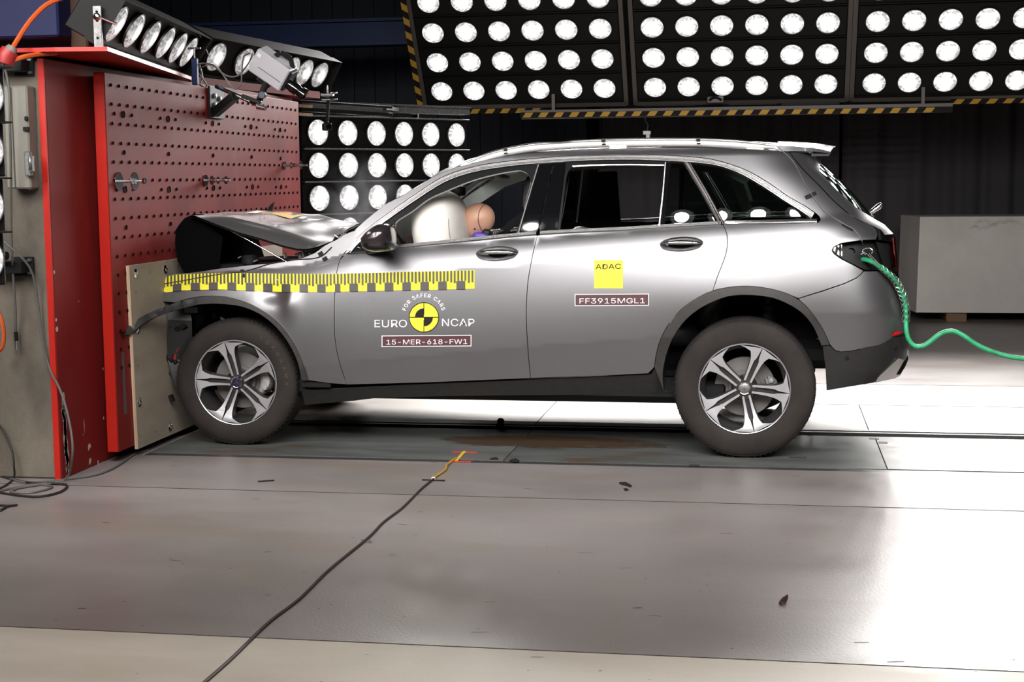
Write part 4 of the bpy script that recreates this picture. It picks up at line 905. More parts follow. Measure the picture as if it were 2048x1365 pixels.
# ================================================================== WHEELS
def star(mb, c, R, mi, y, th=.002, rot=0.):
    for k in range(3):
        a = pi/2+rot+k*2*pi/3; d = Vector((cos(a), 0, sin(a))); s = Vector((-sin(a), 0, cos(a)))
        mb.prism([c+d*R+Vector((0, y, 0)), c+s*R*.13+Vector((0, y, 0)), c-d*R*.06+Vector((0, y, 0)), c-s*R*.13+Vector((0, y, 0))], (0, th, 0), mi)
def wheel(cx, cz, yo, ang, r=.372, far=False, front=False, ws=1.):
    """yo: outer sidewall plane; built facing -Y"""
    c = Vector((cx, yo, cz)); A = Vector((0, 1, 0))
    root = MB(); rr = .2335
    # rim: lip and barrel, spokes
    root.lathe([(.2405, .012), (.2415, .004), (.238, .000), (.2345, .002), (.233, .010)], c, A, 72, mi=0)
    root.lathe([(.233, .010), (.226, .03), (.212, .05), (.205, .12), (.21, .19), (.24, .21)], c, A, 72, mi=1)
    for k in range(5):
        a = R_(ang+72*k); d = Vector((cos(a), 0, sin(a))); s = Vector((-sin(a), 0, cos(a)))
        def P(r_, s_, dep): return c+d*r_+s*s_+A*dep
        for sg in (-1, 1):
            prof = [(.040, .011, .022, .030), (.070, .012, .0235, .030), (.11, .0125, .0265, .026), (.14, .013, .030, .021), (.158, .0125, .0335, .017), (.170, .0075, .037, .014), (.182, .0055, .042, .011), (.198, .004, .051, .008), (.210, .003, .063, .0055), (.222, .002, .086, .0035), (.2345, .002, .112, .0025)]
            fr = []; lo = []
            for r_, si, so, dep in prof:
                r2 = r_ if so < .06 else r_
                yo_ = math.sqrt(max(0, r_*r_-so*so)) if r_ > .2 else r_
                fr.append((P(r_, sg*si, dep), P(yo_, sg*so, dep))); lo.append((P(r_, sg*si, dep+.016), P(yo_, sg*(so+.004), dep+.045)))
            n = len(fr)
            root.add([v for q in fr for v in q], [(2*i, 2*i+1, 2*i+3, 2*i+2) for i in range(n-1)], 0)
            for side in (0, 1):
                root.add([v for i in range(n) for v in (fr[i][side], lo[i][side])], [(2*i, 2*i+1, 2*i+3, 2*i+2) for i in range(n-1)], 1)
        g = [(.04, .03), (.11, .034), (.158, .026), (.18, .022), (.234, .016)]
        root.add([P(r_, sg*.012, dep+.010) for r_, dep in g for sg in (-1, 1)], [(2*i, 2*i+1, 2*i+3, 2*i+2) for i in range(4)], 1)
    root.lathe([(.0, .034), (.045, .034), (.062, .036), (.068, .05), (.07, .08), (.0, .08)], c, A, 40, mi=1)
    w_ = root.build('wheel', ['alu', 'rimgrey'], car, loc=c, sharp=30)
    t = MB(); W = .235; ts = [(.240, .014), (.243, .006), (.252, .001), (.275, -.003), (.30, -.004), (.325, -.002), (.345, .004), (.358, .014)]
    prof = ts+[(.367, .026), (.3705, .045), (.3715, .09), (.3715, W-.09), (.3705, W-.045), (.367, W-.026)]+[(a_, W-b_) for a_, b_ in ts[::-1]]
    prof = [(a_*r/.372 if a_ > .3 else a_, b_) for a_, b_ in prof]
    t.lathe(prof, c, A, 96, mi=0)
    t.lathe([(r-.0135, .0135), (r-.0122, .0118), (r-.0105, .0135)], c, A, 96, mi=0)
    for k in range(80):
        a = 2*pi*k/80; d = Vector((cos(a), 0, sin(a))); s = Vector((-sin(a), 0, cos(a)))
        rot = Matrix((s, A, d)).transposed(); t.box(c+d*(r-.0045)+A*.028, (.0035, .022, .006), rot, mi=1)
    for yy in (.06, .10, .135, .175): t.lathe([(r-.0002, yy-.004), (r+.0004, yy), (r-.0002, yy+.004)], c, A, 96, mi=1)
    # flat spot where the tyre stands
    for i, v in enumerate(t.v):
        if v.z < .0015: t.v[i] = Vector((v.x, v.y, .0015))
    t.build('tyre', ['tyre', 'tread'], w_)
    h = MB(); h.lathe([(0, .022), (.028, .0225), (.0325, .025), (.034, .03), (.034, .04)], c, A, 36, mi=0); h.lathe([(.0285, .0215), (.031, .0205), (.0335, .024)], c, A, 36, mi=1); star(h, c, .019, 1, .0195); h.build('hub_cap', [mat('cap_blue', (.05, .05, .1), .25, .6) if front else 'steel', 'chrome'], w_)
    b = MB()
    for k in range(5):
        a = R_(ang+36+72*k); q = c+Vector((cos(a), 0, sin(a)))*.054; b.lathe([(0, .030), (.006, .028), (.0085, .030), (.0085, .036)], q, A, 6, mi=0, flat=True); b.lathe([(.0135, .0345), (.012, .0355), (.010, .045)], q, A, 16, mi=0)
    b.build('wheel_bolts', 'black', w_)
    d_ = MB(); d_.lathe([(.03, .09), (.085, .09), (.088, .112), (.158, .112), (.158, .137), (.09, .137)], c, A, 48); d_.build('brake_disc', 'disc', w_)
    # caliper
    ca = MB()
    if front: a0, a1, r0_, r1_, y0_, y1_ = R_(-32), R_(42), .118, .192, .068, .165
    else: a0, a1, r0_, r1_, y0_, y1_ = R_(-14), R_(24), .112, .172, .08, .16
    n = 10; rows = []
    for i in range(n+1):
        a = a0+(a1-a0)*i/n; d = Vector((cos(a), 0, sin(a))); e = .8+.2*sin(pi*i/n)
        rows.append([c+d*r0_+A*y1_, c+d*(r0_+.004)+A*(y0_+.01), c+d*(r0_+.02)+A*y0_, c+d*(r1_*e-.015)+A*(y0_+.004), c+d*r1_*e+A*(y0_+.03), c+d*r1_*e+A*y1_])
    ca.grid(rows); ca.add(rows[0], [list(range(6))], flat=True); ca.add(rows[-1], [list(range(6))], flat=True)
    for q in (.25, .75):
        a = a0+(a1-a0)*q; d = Vector((cos(a), 0, sin(a))); ca.lathe([(0, -.012), (.012, -.010), (.016, 0), (.018, .01)], c+d*(r0_+r1_)/2+A*y0_, A, 14)
    ca.build('brake_caliper', 'caliper', w_, label='cast alloy brake caliper')
    if front and not far:
        txt = 'YOKOHAMA'; cu = bpy.data.curves.new('t', 'FONT'); me = None
        lm = MB()
        for i, ch in enumerate(txt):
            a = R_(58-i*8.3); lm_txt(lm, ch, c, a, .307, .030)
        lm.build('tyre_lettering', mat('raised_rubber', (.075, .066, .06), .6), w_)
    return w_
FONT = None
try: FONT = bpy.data.fonts.load(bpy.utils.system_resource('DATAFILES')+'/fonts/Inter.woff2')
except Exception: pass
def text_geo(txt, size=1., bold=0., align='LEFT'):
    cu = bpy.data.curves.new('t', 'FONT')
    if FONT: cu.font = FONT
    cu.body = txt; cu.size = size; cu.offset = bold; cu.align_x = align; cu.resolution_u = 4
    o = bpy.data.objects.new('t', cu); COL.objects.link(o); dg = bpy.context.evaluated_depsgraph_get(); me = bpy.data.meshes.new_from_object(o.evaluated_get(dg))
    vs = [v.co.copy() for v in me.vertices]; fs = [list(p.vertices) for p in me.polygons]
    bpy.data.objects.remove(o); bpy.data.curves.remove(cu); bpy.data.meshes.remove(me); return vs, fs
def lm_txt(mb, ch, c, a, rad, h):
    vs, fs = text_geo(ch, h*1.35, 0., 'CENTER'); d = Vector((cos(a), 0, sin(a))); s = Vector((sin(a), 0, -cos(a)))
    mb.add([c+d*(rad+v.y-h/2)+s*v.x+Vector((0, -.0052, 0)) for v in vs], fs, 0, flat=True)
rc = onY(1489, 775, 7.93); fc = onY(474.5, 768, 7.985)
wheel(rc.x, .3715, 7.90, 67)
w2 = wheel(fc.x, .358, 7.955, 104, r=.36, front=True)
for (cx, cz, yo, an, fr_) in ((rc.x, .3715, 7.90, 20, False), (fc.x, .358, 7.955, 50, True)):
    w_ = wheel(cx, cz, 2*YC-7.90-.235, an, r=.372 if not fr_ else .36, far=True, front=fr_)
    # turned to face outward: the far wheels are mirrored in place
    def flip(o):
        me = o.data
        for v in me.vertices: v.co.y = .235-v.co.y
        me.flip_normals()
        for ch in [x for x in bpy.data.objects if x.parent == o]: flip(ch)
    flip(w_)
V = Vector
# ================================================================== DOOR HANDLES, MIRROR
for (u, v, a, b) in (H_F, H_R):
    for far in (False, True):
        rows = []
        for q, dp in ((1.03, -.0025), (1.0, -.003), (.97, .004), (.85, .014), (.6, .024), (.3, .028), (.02, .029)):
            r = []
            for w_ in line_px(ell(u, v, a*q, b*q))+[None]:
                r.append(Vector((w_.x, S(w_.x, w_.y)+dp, w_.y)) if w_ else r[0].copy())
            rows.append([Vector((p.x, 2*YC-p.y, p.z)) for p in r] if far else r)
        mb = MB(); mb.grid(rows); bowl = mb.build('handle_recess', mat('grey_gloss', (.5, .5, .51), .25, .85, coat=.5), car, sharp=60)
        mb = MB(); hr = []
        for j in range(21):
            t = j/20; uu = u-a*.93+a*1.86*t; c = onS(uu, v-2.2-1.5*sin(pi*t)); hh = .011*(sin(pi*(.04+.92*t))**.5)+.001; dp = .030*sin(pi*t)**.45-.004; y = S(c.x, c.y)-dp
            r = [Vector((c.x, y+.014*sin(g)+.0, c.y+hh*cos(g))) for g in [2*pi*k/12 for k in range(13)]]; hr.append([Vector((p.x, 2*YC-p.y, p.z)) for p in r] if far else r)
        mb.grid(hr); mb.build('door_handle', 'chrome', car, sharp=60, label='grey chrome door handle')
mo = [(724.5, 477), (729, 470), (736, 462.6), (750.8, 451.5), (762.6, 448), (775.8, 448), (783, 454), (786, 465.5), (787.5, 480), (787.5, 491.9), (786, 500), (777, 502.9), (753.8, 504), (736, 501), (727.4, 491.9)]
mo = [(p.x, p.y) for p in smooth_line([Vector((a, b)) for a, b in mo], closed=True, step=4)]
for far in (0, 1):
    cxp = onY(760, 478, 7.76); P3 = [onY(u, v, 7.76) for u, v in mo]; mb = MB(); rows = []
    for yy, sc in ((7.645, .02), (7.648, .45), (7.66, .70), (7.69, .90), (7.74, 1.), (7.80, .99), (7.86, .93), (7.885, .82), (7.89, .3)):
        r = [Vector((cxp.x+(p.x-cxp.x)*sc, yy, cxp.z+(p.z-cxp.z)*sc)) for p in P3]; rows.append(r+[r[0]])
    if far: rows = [[Vector((v.x, 2*YC-v.y, v.z)) for v in r] for r in rows]
    k = len(rows[0]); vs = [p for r in rows for p in r]; fs = []; ms = []
    for i in range(len(rows)-1):
        for j in range(k-1):
            q = (i*k+j, i*k+j+1, (i+1)*k+j+1, (i+1)*k+j); fs.append(q); ms.append(1 if sum(vs[x].z for x in q)/4 < cxp.z-.022 else 0)
    b0 = len(mb.v); mb.add(vs, fs, 0, flat=False); mb.m = ms
    mb.build('wing_mirror', [mat('darkened_body_paint', (.05, .04, .045), .18, .5, coat=1.), 'gloss'], car, label='dark glossy wing mirror')  # body paint, its colour darkened to stand for the dark it reflects
    q = onS(745, 500); y_ = S(q.x, q.y); mb = MB(); a_, b_ = Vector((q.x+.0, y_+.01, q.y-.012)), Vector((cxp.x-.02, 7.86, cxp.z-.055))
    if far: a_.y = 2*YC-a_.y; b_.y = 2*YC-b_.y
    mb.bar(a_, b_, .09, .03, bev=.008); mb.build('mirror_stalk', 'black', car)
panel('mirror_triangle', [(705, 505), (716, 493), (728, 482), (735, 503)], 'gloss', off=.006, gap=0, ret=.01)
# ================================================================== MARKINGS (all lie on the body panels)
def on_body(u, v, off): p = onS(u, v); return Vector((p.x, S(p.x, p.y)-off, p.y))
def decal_poly(mb, px, mi, off=.0012): mb.add([on_body(u, v, off) for u, v in px], [list(range(len(px)))], mi, flat=False)
def decal_text(name, txt, u, v, h, m, w_=None, slope=0., off=.0024, bold=.0, parent=None):
    """baseline start at pixel (u, v), cap height h px"""
    vs, fs = text_geo(txt, 1., 0.); cap = .727; k = h/cap; mxx = max(a.x for a in vs); sx = (w_/mxx) if w_ else k
    mb = MB()
    for q, (ox, oy) in enumerate(((-bold, -bold*.6), (bold, -bold*.6), (-bold, bold*.6), (bold, bold*.6)) if bold else ((0, 0),)): mb.add([on_body(u+ox+a.x*sx, v+oy-a.y*k+slope*a.x*sx, off+.0002*q) for a in vs], fs, 0); return mb.build(name, m, parent or car)
# ruler tape
TT = [(313, 556), (318, 555), (355, 549.5), (400, 547.5), (440, 546.3), (480, 546.3), (560, 548), (640, 548.5), (671, 548), (760, 545.5), (860, 543), (949.5, 541)]
TB = [(313, 557), (328.5, 586), (360, 581.5), (400, 580), (440, 579), (520, 582.5), (560, 584), (620, 584.5), (671, 584), (760, 582), (860, 580), (949.5, 578)]
def tt(u): return lerpt(TT, u)
def tbm(u): return lerpt(TB, u)
mb = MB(); rows = [[], [], [], []]
us = [313, 318, 323, 328]+list(range(332, 949, 3))+[949.5]
for u in us:
    a, b = tt(u), tbm(u)
    if u < 329: b = min(b, a+(u-313)*1.9+1)
    for i in range(4): rows[i].append(on_body(u, a+(b-a)*i/3, .0025))
mb.grid(rows[::-1], 0)
# lower blocks every 10 cm, thin ticks every 2 cm
blocks = [(1903, 1957), (1790, 1843), (1680, 1732), (1568, 1620), (1458, 1512), (1350, 1402), (1240, 1292), (1150, 1183), (1040, 1092), (930, 982), (820, 873), (705, 762), (597, 650), (483, 537), (368, 423), (256, 312), (145, 197)]
def cell(u0_, u1_, f0, f1):
    r = [[], []]; n = max(1, int((u1_-u0_)/5)); 
    for i in range(n+1):
        u = u0_+(u1_-u0_)*i/n; a, b = tt(u), tbm(u); r[0].append(on_body(u, a+(b-a)*f1, .0080)); r[1].append(on_body(u, a+(b-a)*f0, .0080))
    mb.grid(r, 1)
bl = [(300+a/3.103, 300+b/3.103) for a, b in blocks]
for a, b in bl: cell(a, b, .56, 1.)
u = 945.3; k = 0
while u > 322:
    inb = any(a-3 < u < b+3 for a, b in bl); wdt = 3.6
    cell(u-wdt/2, u+wdt/2, 0. if True else .1, .54 if inb else (.66 if k % 2 else .62)); u -= 7.08; k += 1
mb.build('ruler_tape', ['yellow', 'tapeblk'], car, label='yellow and black measuring tape along the fender and front door')
# round emblem
ec = (848, 635); er = 30.2
mb = MB(); NN = 48
def ang_pt(r, t): return (ec[0]+r*cos(t), ec[1]-r*sin(t))
def disc(r0_, r1_, t0, t1, mi, off):
    n = max(2, int(abs(t1-t0)/(2*pi)*NN)); rr = [[on_body(*ang_pt(r1_, t0+(t1-t0)*i/n), off) for i in range(n+1)], [on_body(*ang_pt(r0_, t0+(t1-t0)*i/n), off) for i in range(n+1)]]; mb.grid(rr, mi)
disc(.01, er, 0, 2*pi, 0, .0014); disc(er-1.6, er, 0, 2*pi, 1, .0022)
disc(.01, 18, pi/2, pi, 1, .0022); disc(.01, 18, -pi/2, 0, 1, .0022)
for a, b in (((ec[0]-er, ec[1]), (ec[0]+er, ec[1])), ((ec[0], ec[1]-er), (ec[0], ec[1]+er))):
    dx, dy = (0, .75) if a[1] == b[1] else (.75, 0); decal_poly(mb, [(a[0]-dx, a[1]-dy), (b[0]-dx, b[1]-dy), (b[0]+dx, b[1]+dy), (a[0]+dx, a[1]+dy)], 1, .0023)
mb.build('round_emblem', ['yellow', 'blk'], car, label='round yellow and black target emblem on the front door')
decal_text('door_lettering', 'EURO', 747.5, 655, 21, 'white', 67, bold=.45); decal_text('door_lettering', 'NCAP', 882.5, 653, 21, 'white', 67, bold=.45)
mb = MB(); s_ = 'FOR SAFER CARS'; tot = 0; wid = []
for ch in s_:
    if ch == ' ': wid.append(.30)
    else: vs, fs = text_geo(ch, 1., 0.); wid.append(max(v.x for v in vs)+.09)
tot = sum(wid); span = R_(152); acc = 0
for ch, wd in zip(s_, wid):
    t = pi/2+span/2-span*(acc+wd/2-.045)/tot; acc += wd
    if ch == ' ': continue
    vs, fs = text_geo(ch, 1., 0.); R0 = 37.5; hh = 10.5/.727; cx_ = (wd-.09)/2
    for ox in (-.3, .3): mb.add([on_body(ec[0]+ox+cos(t)*(R0+v.y*hh)+sin(t)*(v.x-cx_)*hh, ec[1]-3-sin(t)*(R0+v.y*hh)+cos(t)*(v.x-cx_)*hh, .0022+.0002*ox) for v in vs], fs, 0)
mb.build('arched_lettering', 'white', car)
def label_plate(u0_, v0_, u1_, v1_, txt, sl_, name='number_label'):
    mb = MB()
    def rect(a, b, c, d, mi, off): mb.grid([[on_body(a+(c-a)*i/6, y+sl_*(a+(c-a)*i/6-u0_), off) for i in range(7)] for y in (d, b)], mi)
    rect(u0_, v0_, u1_, v1_, 1, .0012); rect(u0_+1.6, v0_+1.6, u1_-1.6, v1_-1.6, 0, .0018); o = mb.build(name, ['maroon', 'white'], car, label='maroon label with white number')
    decal_text(name+'_text', txt, u0_+8, v1_-4.8+sl_*8, v1_-v0_-9.5, 'white', u1_-u0_-16, slope=sl_, bold=.3)
label_plate(763.5, 671.5, 943, 694.5, '15-MER-618-FW1', -.008); label_plate(1149.5, 588.5, 1298, 612.5, 'FF3915MGL1', -.006)
mb = MB(); mb.grid([[on_body(u, v, .0014) for u in (1188.5, 1207, 1226, 1246)] for v in (577, 563, 549, 535, 521)], 0); mb.build('club_sticker', 'yellow', car, label='yellow sticker with black letters on the rear door')
decal_text('sticker_lettering', 'ADAC', 1191.5, 539, 14, 'blk', 51, bold=.6, slope=-.02, off=.0045)
# ================================================================== HOOD AND ENGINE BAY
L0 = [onY(u, v, 8.03) for u, v in [(388.6, 431), (427.7, 446.9), (476.5, 464.5), (525, 478), (564, 490.8), (593.7, 497.7), (613, 498.6), (632.7, 494.7), (648, 489)]]
L1 = [onY(u, v, 8.13) for u, v in [(395, 430), (435.5, 431), (457, 434), (486, 440), (525, 450), (564, 461), (603, 473), (632.7, 483), (652, 487)]]
LS = [onY(u, v, 9.05) for u, v in [(418, 425.4), (466.7, 421.5), (525, 421), (584, 424), (623, 430), (662, 437), (711, 448.8)]]
tabz = lambda L: [(p.x, p.z) for p in L]
z0t, z1t, zst = tabz(L0), tabz(L1), tabz(LS)
EX = [(8.03, L0[-1].x), (8.13, onY(652, 487, 8.13).x), (8.22, onY(664, 478, 8.22).x), (8.34, onY(669, 466, 8.34).x), (8.5, onY(690, 458, 8.5).x), (9.05, onY(712, 450, 9.05).x), (9.5, onY(712, 450, 9.05).x-.05)]
ys = [8.03, 8.045, 8.08, 8.13, 8.16, 8.22, 8.28, 8.34, 8.42, 8.5, 8.6, 8.7, 8.8, 8.9, 9.0, 9.1, 9.2, 9.3, 9.4, 9.48, 9.5]
def hoodz(x, y):
    a, b, c = lerpt(z0t, x), lerpt(z1t, x), lerpt(zst, x)
    if y <= 8.13: t = (y-8.03)/.10; z = a+(b-a)*(t**.8)
    elif y < 9.05: t = (y-8.13)/.92; z = b+(c-b)*sin(t*pi/2)
    else: t = (y-9.05)/.45; z = c-.06*t**2-(.05 if t > .98 else 0)
    if 8.2 < y < 9.4: z += .006*sin(x*26+y*4)*sin(y*9)
    return z
rows = []
for y in ys:
    x1 = lerpt(EX, y); xa = -3.225-.02*sin(y*7); rows.append([Vector((xa+(x1-xa)*i/30, y, hoodz(xa+(x1-xa)*i/30, y))) for i in range(31)])
mb = MB(); mb.grid(rows); hood = mb.build('hood', mat('lit_hood_paint', (.36, .35, .36), .3, .85, coat=.8), car, sharp=42, label='buckled grey hood bent upwards')  # body paint made lighter here to show the hood lit from above
mb = MB(); mb.grid([[v-Vector((0, -.004 if v.y < 8.1 else 0, .012)) for v in r] for r in rows]); mb.build('hood_inner', 'void', car)
# folded front end of the hood, black inner side
FD = [(388, 431), (368, 438), (354, 446), (348, 463), (350, 490), (358, 518), (372, 548)]
ye = onX(528, 490, -3.28).y; rows = []
for y in [8.08+(ye-8.08)*i/14 for i in range(15)]:
    r = []
    for k_, (u, v) in enumerate(FD):
        p = onY(u, v, 8.08); r.append(Vector((max(-3.366, p.x+.012*sin(y*17+k_)), y, p.z+.012*sin(y*11+k_*2)-(0 if k_ else .004))))
    rows.append(r)
mb = MB(); mb.grid(rows); mb.add(rows[0]+[Vector((-3.10, 8.12, .93)), Vector((-3.06, 8.12, 1.17))], [list(range(len(FD)+2))], flat=True); mb.build('folded_hood_front', mat('black_sheet', (.004, .004, .0045), .9, spec=0.), car, label='front of the hood folded down, black inner side', sharp=20)
mb = MB()
for a, b in (((430, 498), (520, 531)), ((440, 508), (500, 540))): pass
mb.box((-2.95, 8.30, .93), (.45, .30, .16), bev=.02); mb.box((-2.75, 8.70, .93), (.7, .5, .18), bev=.03); mb.box((-2.50, 8.22, .92), (.30, .12, .10), bev=.02); mb.box((-2.9, 9.15, .90), (.6, .4, .2), bev=.03)
mb.build('engine_cover', 'black', car, label='black engine covers')
mb = MB(); p = onY(500, 517, 8.2); mb.lathe([(.05, 0), (.05, .03), (.035, .05), (0, .05)], (p.x, 8.2, p.z-.03), (0, 0, 1), 24); mb.lathe([(.04, -.04), (.04, 0), (.05, 0)], (p.x, 8.2, p.z-.03), (0, 0, 1), 24); mb.build('strut_mount', 'black', car)
mb = MB()
for u, v, s_ in ((614, 512, .02), (596, 508, .015), (602, 515, .03), (480, 515, .012), (512, 522, .014), (570, 512, .016)):
    p = onY(u, v, 8.16); mb.box(p, (s_*2, .03, s_*.8), Matrix.Rotation(.3*u, 3, 'Y'), bev=.003)
mb.build('engine_fittings', 'steel', car)
a, b = onY(456, 458, 8.07), onY(574, 524.5, 8.07); mb = MB(); mb.tube([a, a.lerp(b, .25)], .006, 10); mb.tube([a.lerp(b, .25), b], .004, 10); mb.build('gas_strut', 'chrome', car, label='thin silver gas strut')
# cowl and wiper linkage at the foot of the windscreen
p0, p1 = onS(668, 478), onS(712, 466); mb = MB()
for j in range(9):
    y = 8.06+j*.19; mb.box(((p0.x+p1.x)/2-.01, y+.05, p0.y-.045+.03*sin(pi*j/8)), (.12, .19, .03), bev=.005)
mb.build('cowl_panel', 'black', car)
mb = MB()
for u, v, u2, v2 in ((668, 471, 678, 477), (686, 463, 687, 470), (676, 476, 706, 464), (682, 470, 692, 468)): mb.tube([onY(u, v, 8.12), onY(u2, v2, 8.12)], .004, 6)
mb.build('wiper_linkage', 'steel', car)
mb = MB(); p = onY(536, 420, 9.3); mb.prism([p+Vector((-.02, 0, -.05)), p+Vector((.015, 0, -.05)), p+Vector((.04, 0, .05)), p+Vector((.005, 0, .02))], (0, .02, 0)); mb.build('bent_trim_piece', 'black', car, label='bent black trim piece standing up behind the hood')
mb = MB(); mb.grid([[Vector((x, y, hoodz(x, y)+.0025)) for y in (8.62, 8.72, 8.82, 8.92)] for x in (-3.02, -2.92, -2.82)][::-1], 0); mb.grid([[Vector((x, y, hoodz(x, y)+.0025)) for y in (8.62, 8.72, 8.82)] for x in (-3.10, -3.04)][::-1], 1); mb.build('hood_sticker', ['hazy', 'white'], car)
# crushed front corner: broken liner, lamp remains
rows = []
for i, z in enumerate((.90, .82, .74, .64, .54, .44, .36, .30)):
    u_ = (327, 330, 334, 326, 331, 343, 352, 366)[i]; v_ = (584, 605, 640, 680, 720, 755, 785, 800)[i]
    pc_ = onY(u_, v_, 7.99); r = [Vector((max(pc_.x, -3.366), 8.0, pc_.z))]
    for j in range(1, 10): r.append(Vector((max(-3.366, pc_.x+.02+.025*sin(j*2.3+i*1.7)+.004*j), 8.0+.08*j, pc_.z+.012*sin(j*1.9+i))))
    r2 = [Vector((pc_.x+.16*(1-abs(i-3.5)/7), 8.06+.02*sin(i*2.), pc_.z-.01))]+r; rows.append(r2)
mb = MB(); mb.grid(rows); mb.build('crushed_bumper', mat('crushed_black', (.012, .012, .013), .35), car, label='crushed black bumper remains against the plywood', sharp=15)
mb = MB(); rr_ = random.Random(4)
for i in range(26):
    u = rr_.uniform(334, 372); v = rr_.uniform(650, 800)-(u-334)*.3; p = onY(u, v, rr_.uniform(8.02, 8.1)); mb.box(p, (rr_.uniform(.02, .06), rr_.uniform(.02, .05), rr_.uniform(.006, .03)), Matrix.Rotation(rr_.uniform(-1.2, 1.2), 3, 'Y') @ Matrix.Rotation(rr_.uniform(-.6, .6), 3, 'X'), bev=.002)
mb.build('broken_brackets', 'black', car, kind='stuff')
mb = MB(); p = onY(349, 713, 8.02); mb.tube([p+Vector((0, 0, -.03)), p+Vector((.004, 0, .012))], .009, 10); mb.tube([p+Vector((0, 0, .01)), p+Vector((.03, 0, .05))], .003, 6); mb.build('hose_coupling', 'redpl', car, label='small red hose coupling')
mb = MB(); a = onY(368, 612, 8.03); b = onY(396, 626, 8.03); mb.box(((a.x+b.x)/2, 8.03, (a.z+b.z)/2), (b.x-a.x, .03, a.z-b.z), bev=.008); mb.build('liner_bracket', mat('bracket_grey', (.06, .06, .06), .5), car)
mb = MB(); rows = []
for i in range(15):
    t = R_(18+95*i/14); rr0 = .405+.012*sin(i*.9); rows.append([Vector((fc.x+rr0*cos(t), 8.02, .37+rr0*sin(t))), Vector((fc.x+(rr0-.004)*cos(t), 8.20, .37+(rr0-.004)*sin(t)))])
mb.grid(rows); mb.build('hanging_liner', 'black', car, label='loose black wheel arch liner hanging over the front tyre')
# ================================================================== CABIN
def soft_box(name, c, d, m, rot=None, parent=None, label=None, lv=3, k=.35):
    bm = bmesh.new(); bmesh.ops.create_cube(bm, size=1); bmesh.ops.subdivide_edges(bm, edges=bm.edges, cuts=5, use_grid_fill=True)
    for v in bm.verts:
        q = v.co*2; n = (abs(q.x)**5+abs(q.y)**5+abs(q.z)**5)**.2; v.co = Vector((q.x/n*max(abs(q.x), abs(q.y), abs(q.z)), q.y/n*max(abs(q.x), abs(q.y), abs(q.z)), q.z/n*max(abs(q.x), abs(q.y), abs(q.z))))/2
        v.co = Vector((v.co.x*d[0], v.co.y*d[1], v.co.z*d[2]))
        if rot is not None: v.co = rot @ v.co
        v.co += Vector(c)
    mb = MB(); bm.verts.index_update(); mb.add([v.co.copy() for v in bm.verts], [[v.index for v in f.verts] for f in bm.faces]); bm.free()
    return mb.build(name, m, parent or car, label=label, sharp=80)
RY = lambda a: Matrix.Rotation(a, 3, 'Y')
for y in (8.44, 9.18):
    p = onY(1075, 440, 8.44); xs_ = p.x+.06
    soft_box('seat_back', (xs_+.04, y, .90), (.15, .50, .58), 'seat', RY(.28)); soft_box('seat_cushion', (xs_-.22, y, .62), (.52, .50, .16), 'seat', RY(-.1))
    soft_box('headrest', (onY(1062, 388, 8.44).x+.03, y, onY(1062, 388, 8.44).z), (.12, .27, .21), mat('headrest_grey', (.045, .043, .042), .5), RY(.12))
soft_box('rear_seat', (-.28, YC, .90), (.16, 1.3, .6), 'seat', RY(.3)); soft_box('rear_seat_cushion', (-.62, YC, .62), (.5, 1.3, .16), 'seat')
rows = []
for j in range(11):
    y = 8.06+1.5*j/10; t = abs(2*j/10-1); rows.append([Vector((-2.55, y, 1.04)), Vector((-2.40, y, 1.05)), Vector((-2.2, y, 1.055)), Vector((-2.05, y, 1.04-.01*t)), Vector((-1.98, y, .99)), Vector((-1.97, y, .85)), Vector((-2.05, y, .65))])
mb = MB(); mb.grid(rows); mb.build('dashboard', mat('dash_grey', (.06, .065, .07), .7), car, sharp=70)
mb = MB(); c = onY(856, 452, 9.16)
rows = [[c+RY(-.2) @ V((.20*cos(pi*i/20)*(1+.03*sin(3*j*pi/16)), .30*sin(pi*i/20)*cos(2*pi*j/32), .20*sin(pi*i/20)*sin(2*pi*j/32))) for j in range(33)] for i in range(21)]
mb.grid(rows); mb.build('airbag', mat('passenger_bag', (.74, .79, .76), .9), car, label='pale grey passenger airbag beyond the dummy', sharp=80)
mb = MB(); c = onY(846, 480, 8.44); ax = Vector((.92, 0, .38)).normalized(); mb.lathe([(.175+.014*cos(a), .014*sin(a)) for a in [2*pi*i/10 for i in range(11)]], (c.x+.02, 8.44, 1.0), ax, 40, ref=Vector((0, 1, 0))); mb.tube([(c.x+.02, 8.44, 1.0), (c.x-.14, 8.44, .92)], .04, 14); mb.build('steering_wheel', 'seat', car)
# far pillar trim, door tops
def cabin_strip(name, a, b, yoff, m, label=None):
    A_, B_ = line_px(a), line_px(b); mb = MB(); mb.grid([[Vector((p.x, 2*YC-S(p.x, p.y)-yoff, p.y)) for p in A_], [Vector((p.x, 2*YC-S(p.x, p.y)-yoff-.02, p.y)) for p in B_]]); return mb.build(name, m, car, label=label)
cabin_strip('pillar_trim', [(742, 462), (790, 428), (838, 394), (900, 357), (960, 340), (1060, 327)], [(760, 476), (812, 444), (868, 410), (920, 378), (985, 356), (1070, 340)], .03, 'trimlt', 'pale inner trim of the far windscreen pillar')
cabin_strip('roof_edge_trim', [(1060, 322), (1200, 316), (1350, 318), (1430, 330), (1500, 355)], [(1070, 341), (1200, 333), (1350, 336), (1420, 350), (1480, 372)], .03, 'liner')
soft_box('inside_mirror', onY(919, 382, 8.75), (.075, .20, .060), 'black', Matrix.Rotation(.15, 3, 'Z')); mb = MB(); p = onY(920, 381, 8.75); mb.tube([p+Vector((-.01, 0, .02)), p+Vector((-.09, .03, .07))], .012, 8); mb.build('mirror_stem', 'black', car)
soft_box('sun_visor', onY(985, 352, 8.5)+Vector((0, 0, .01)), (.17, .34, .02), 'liner', RY(.25))
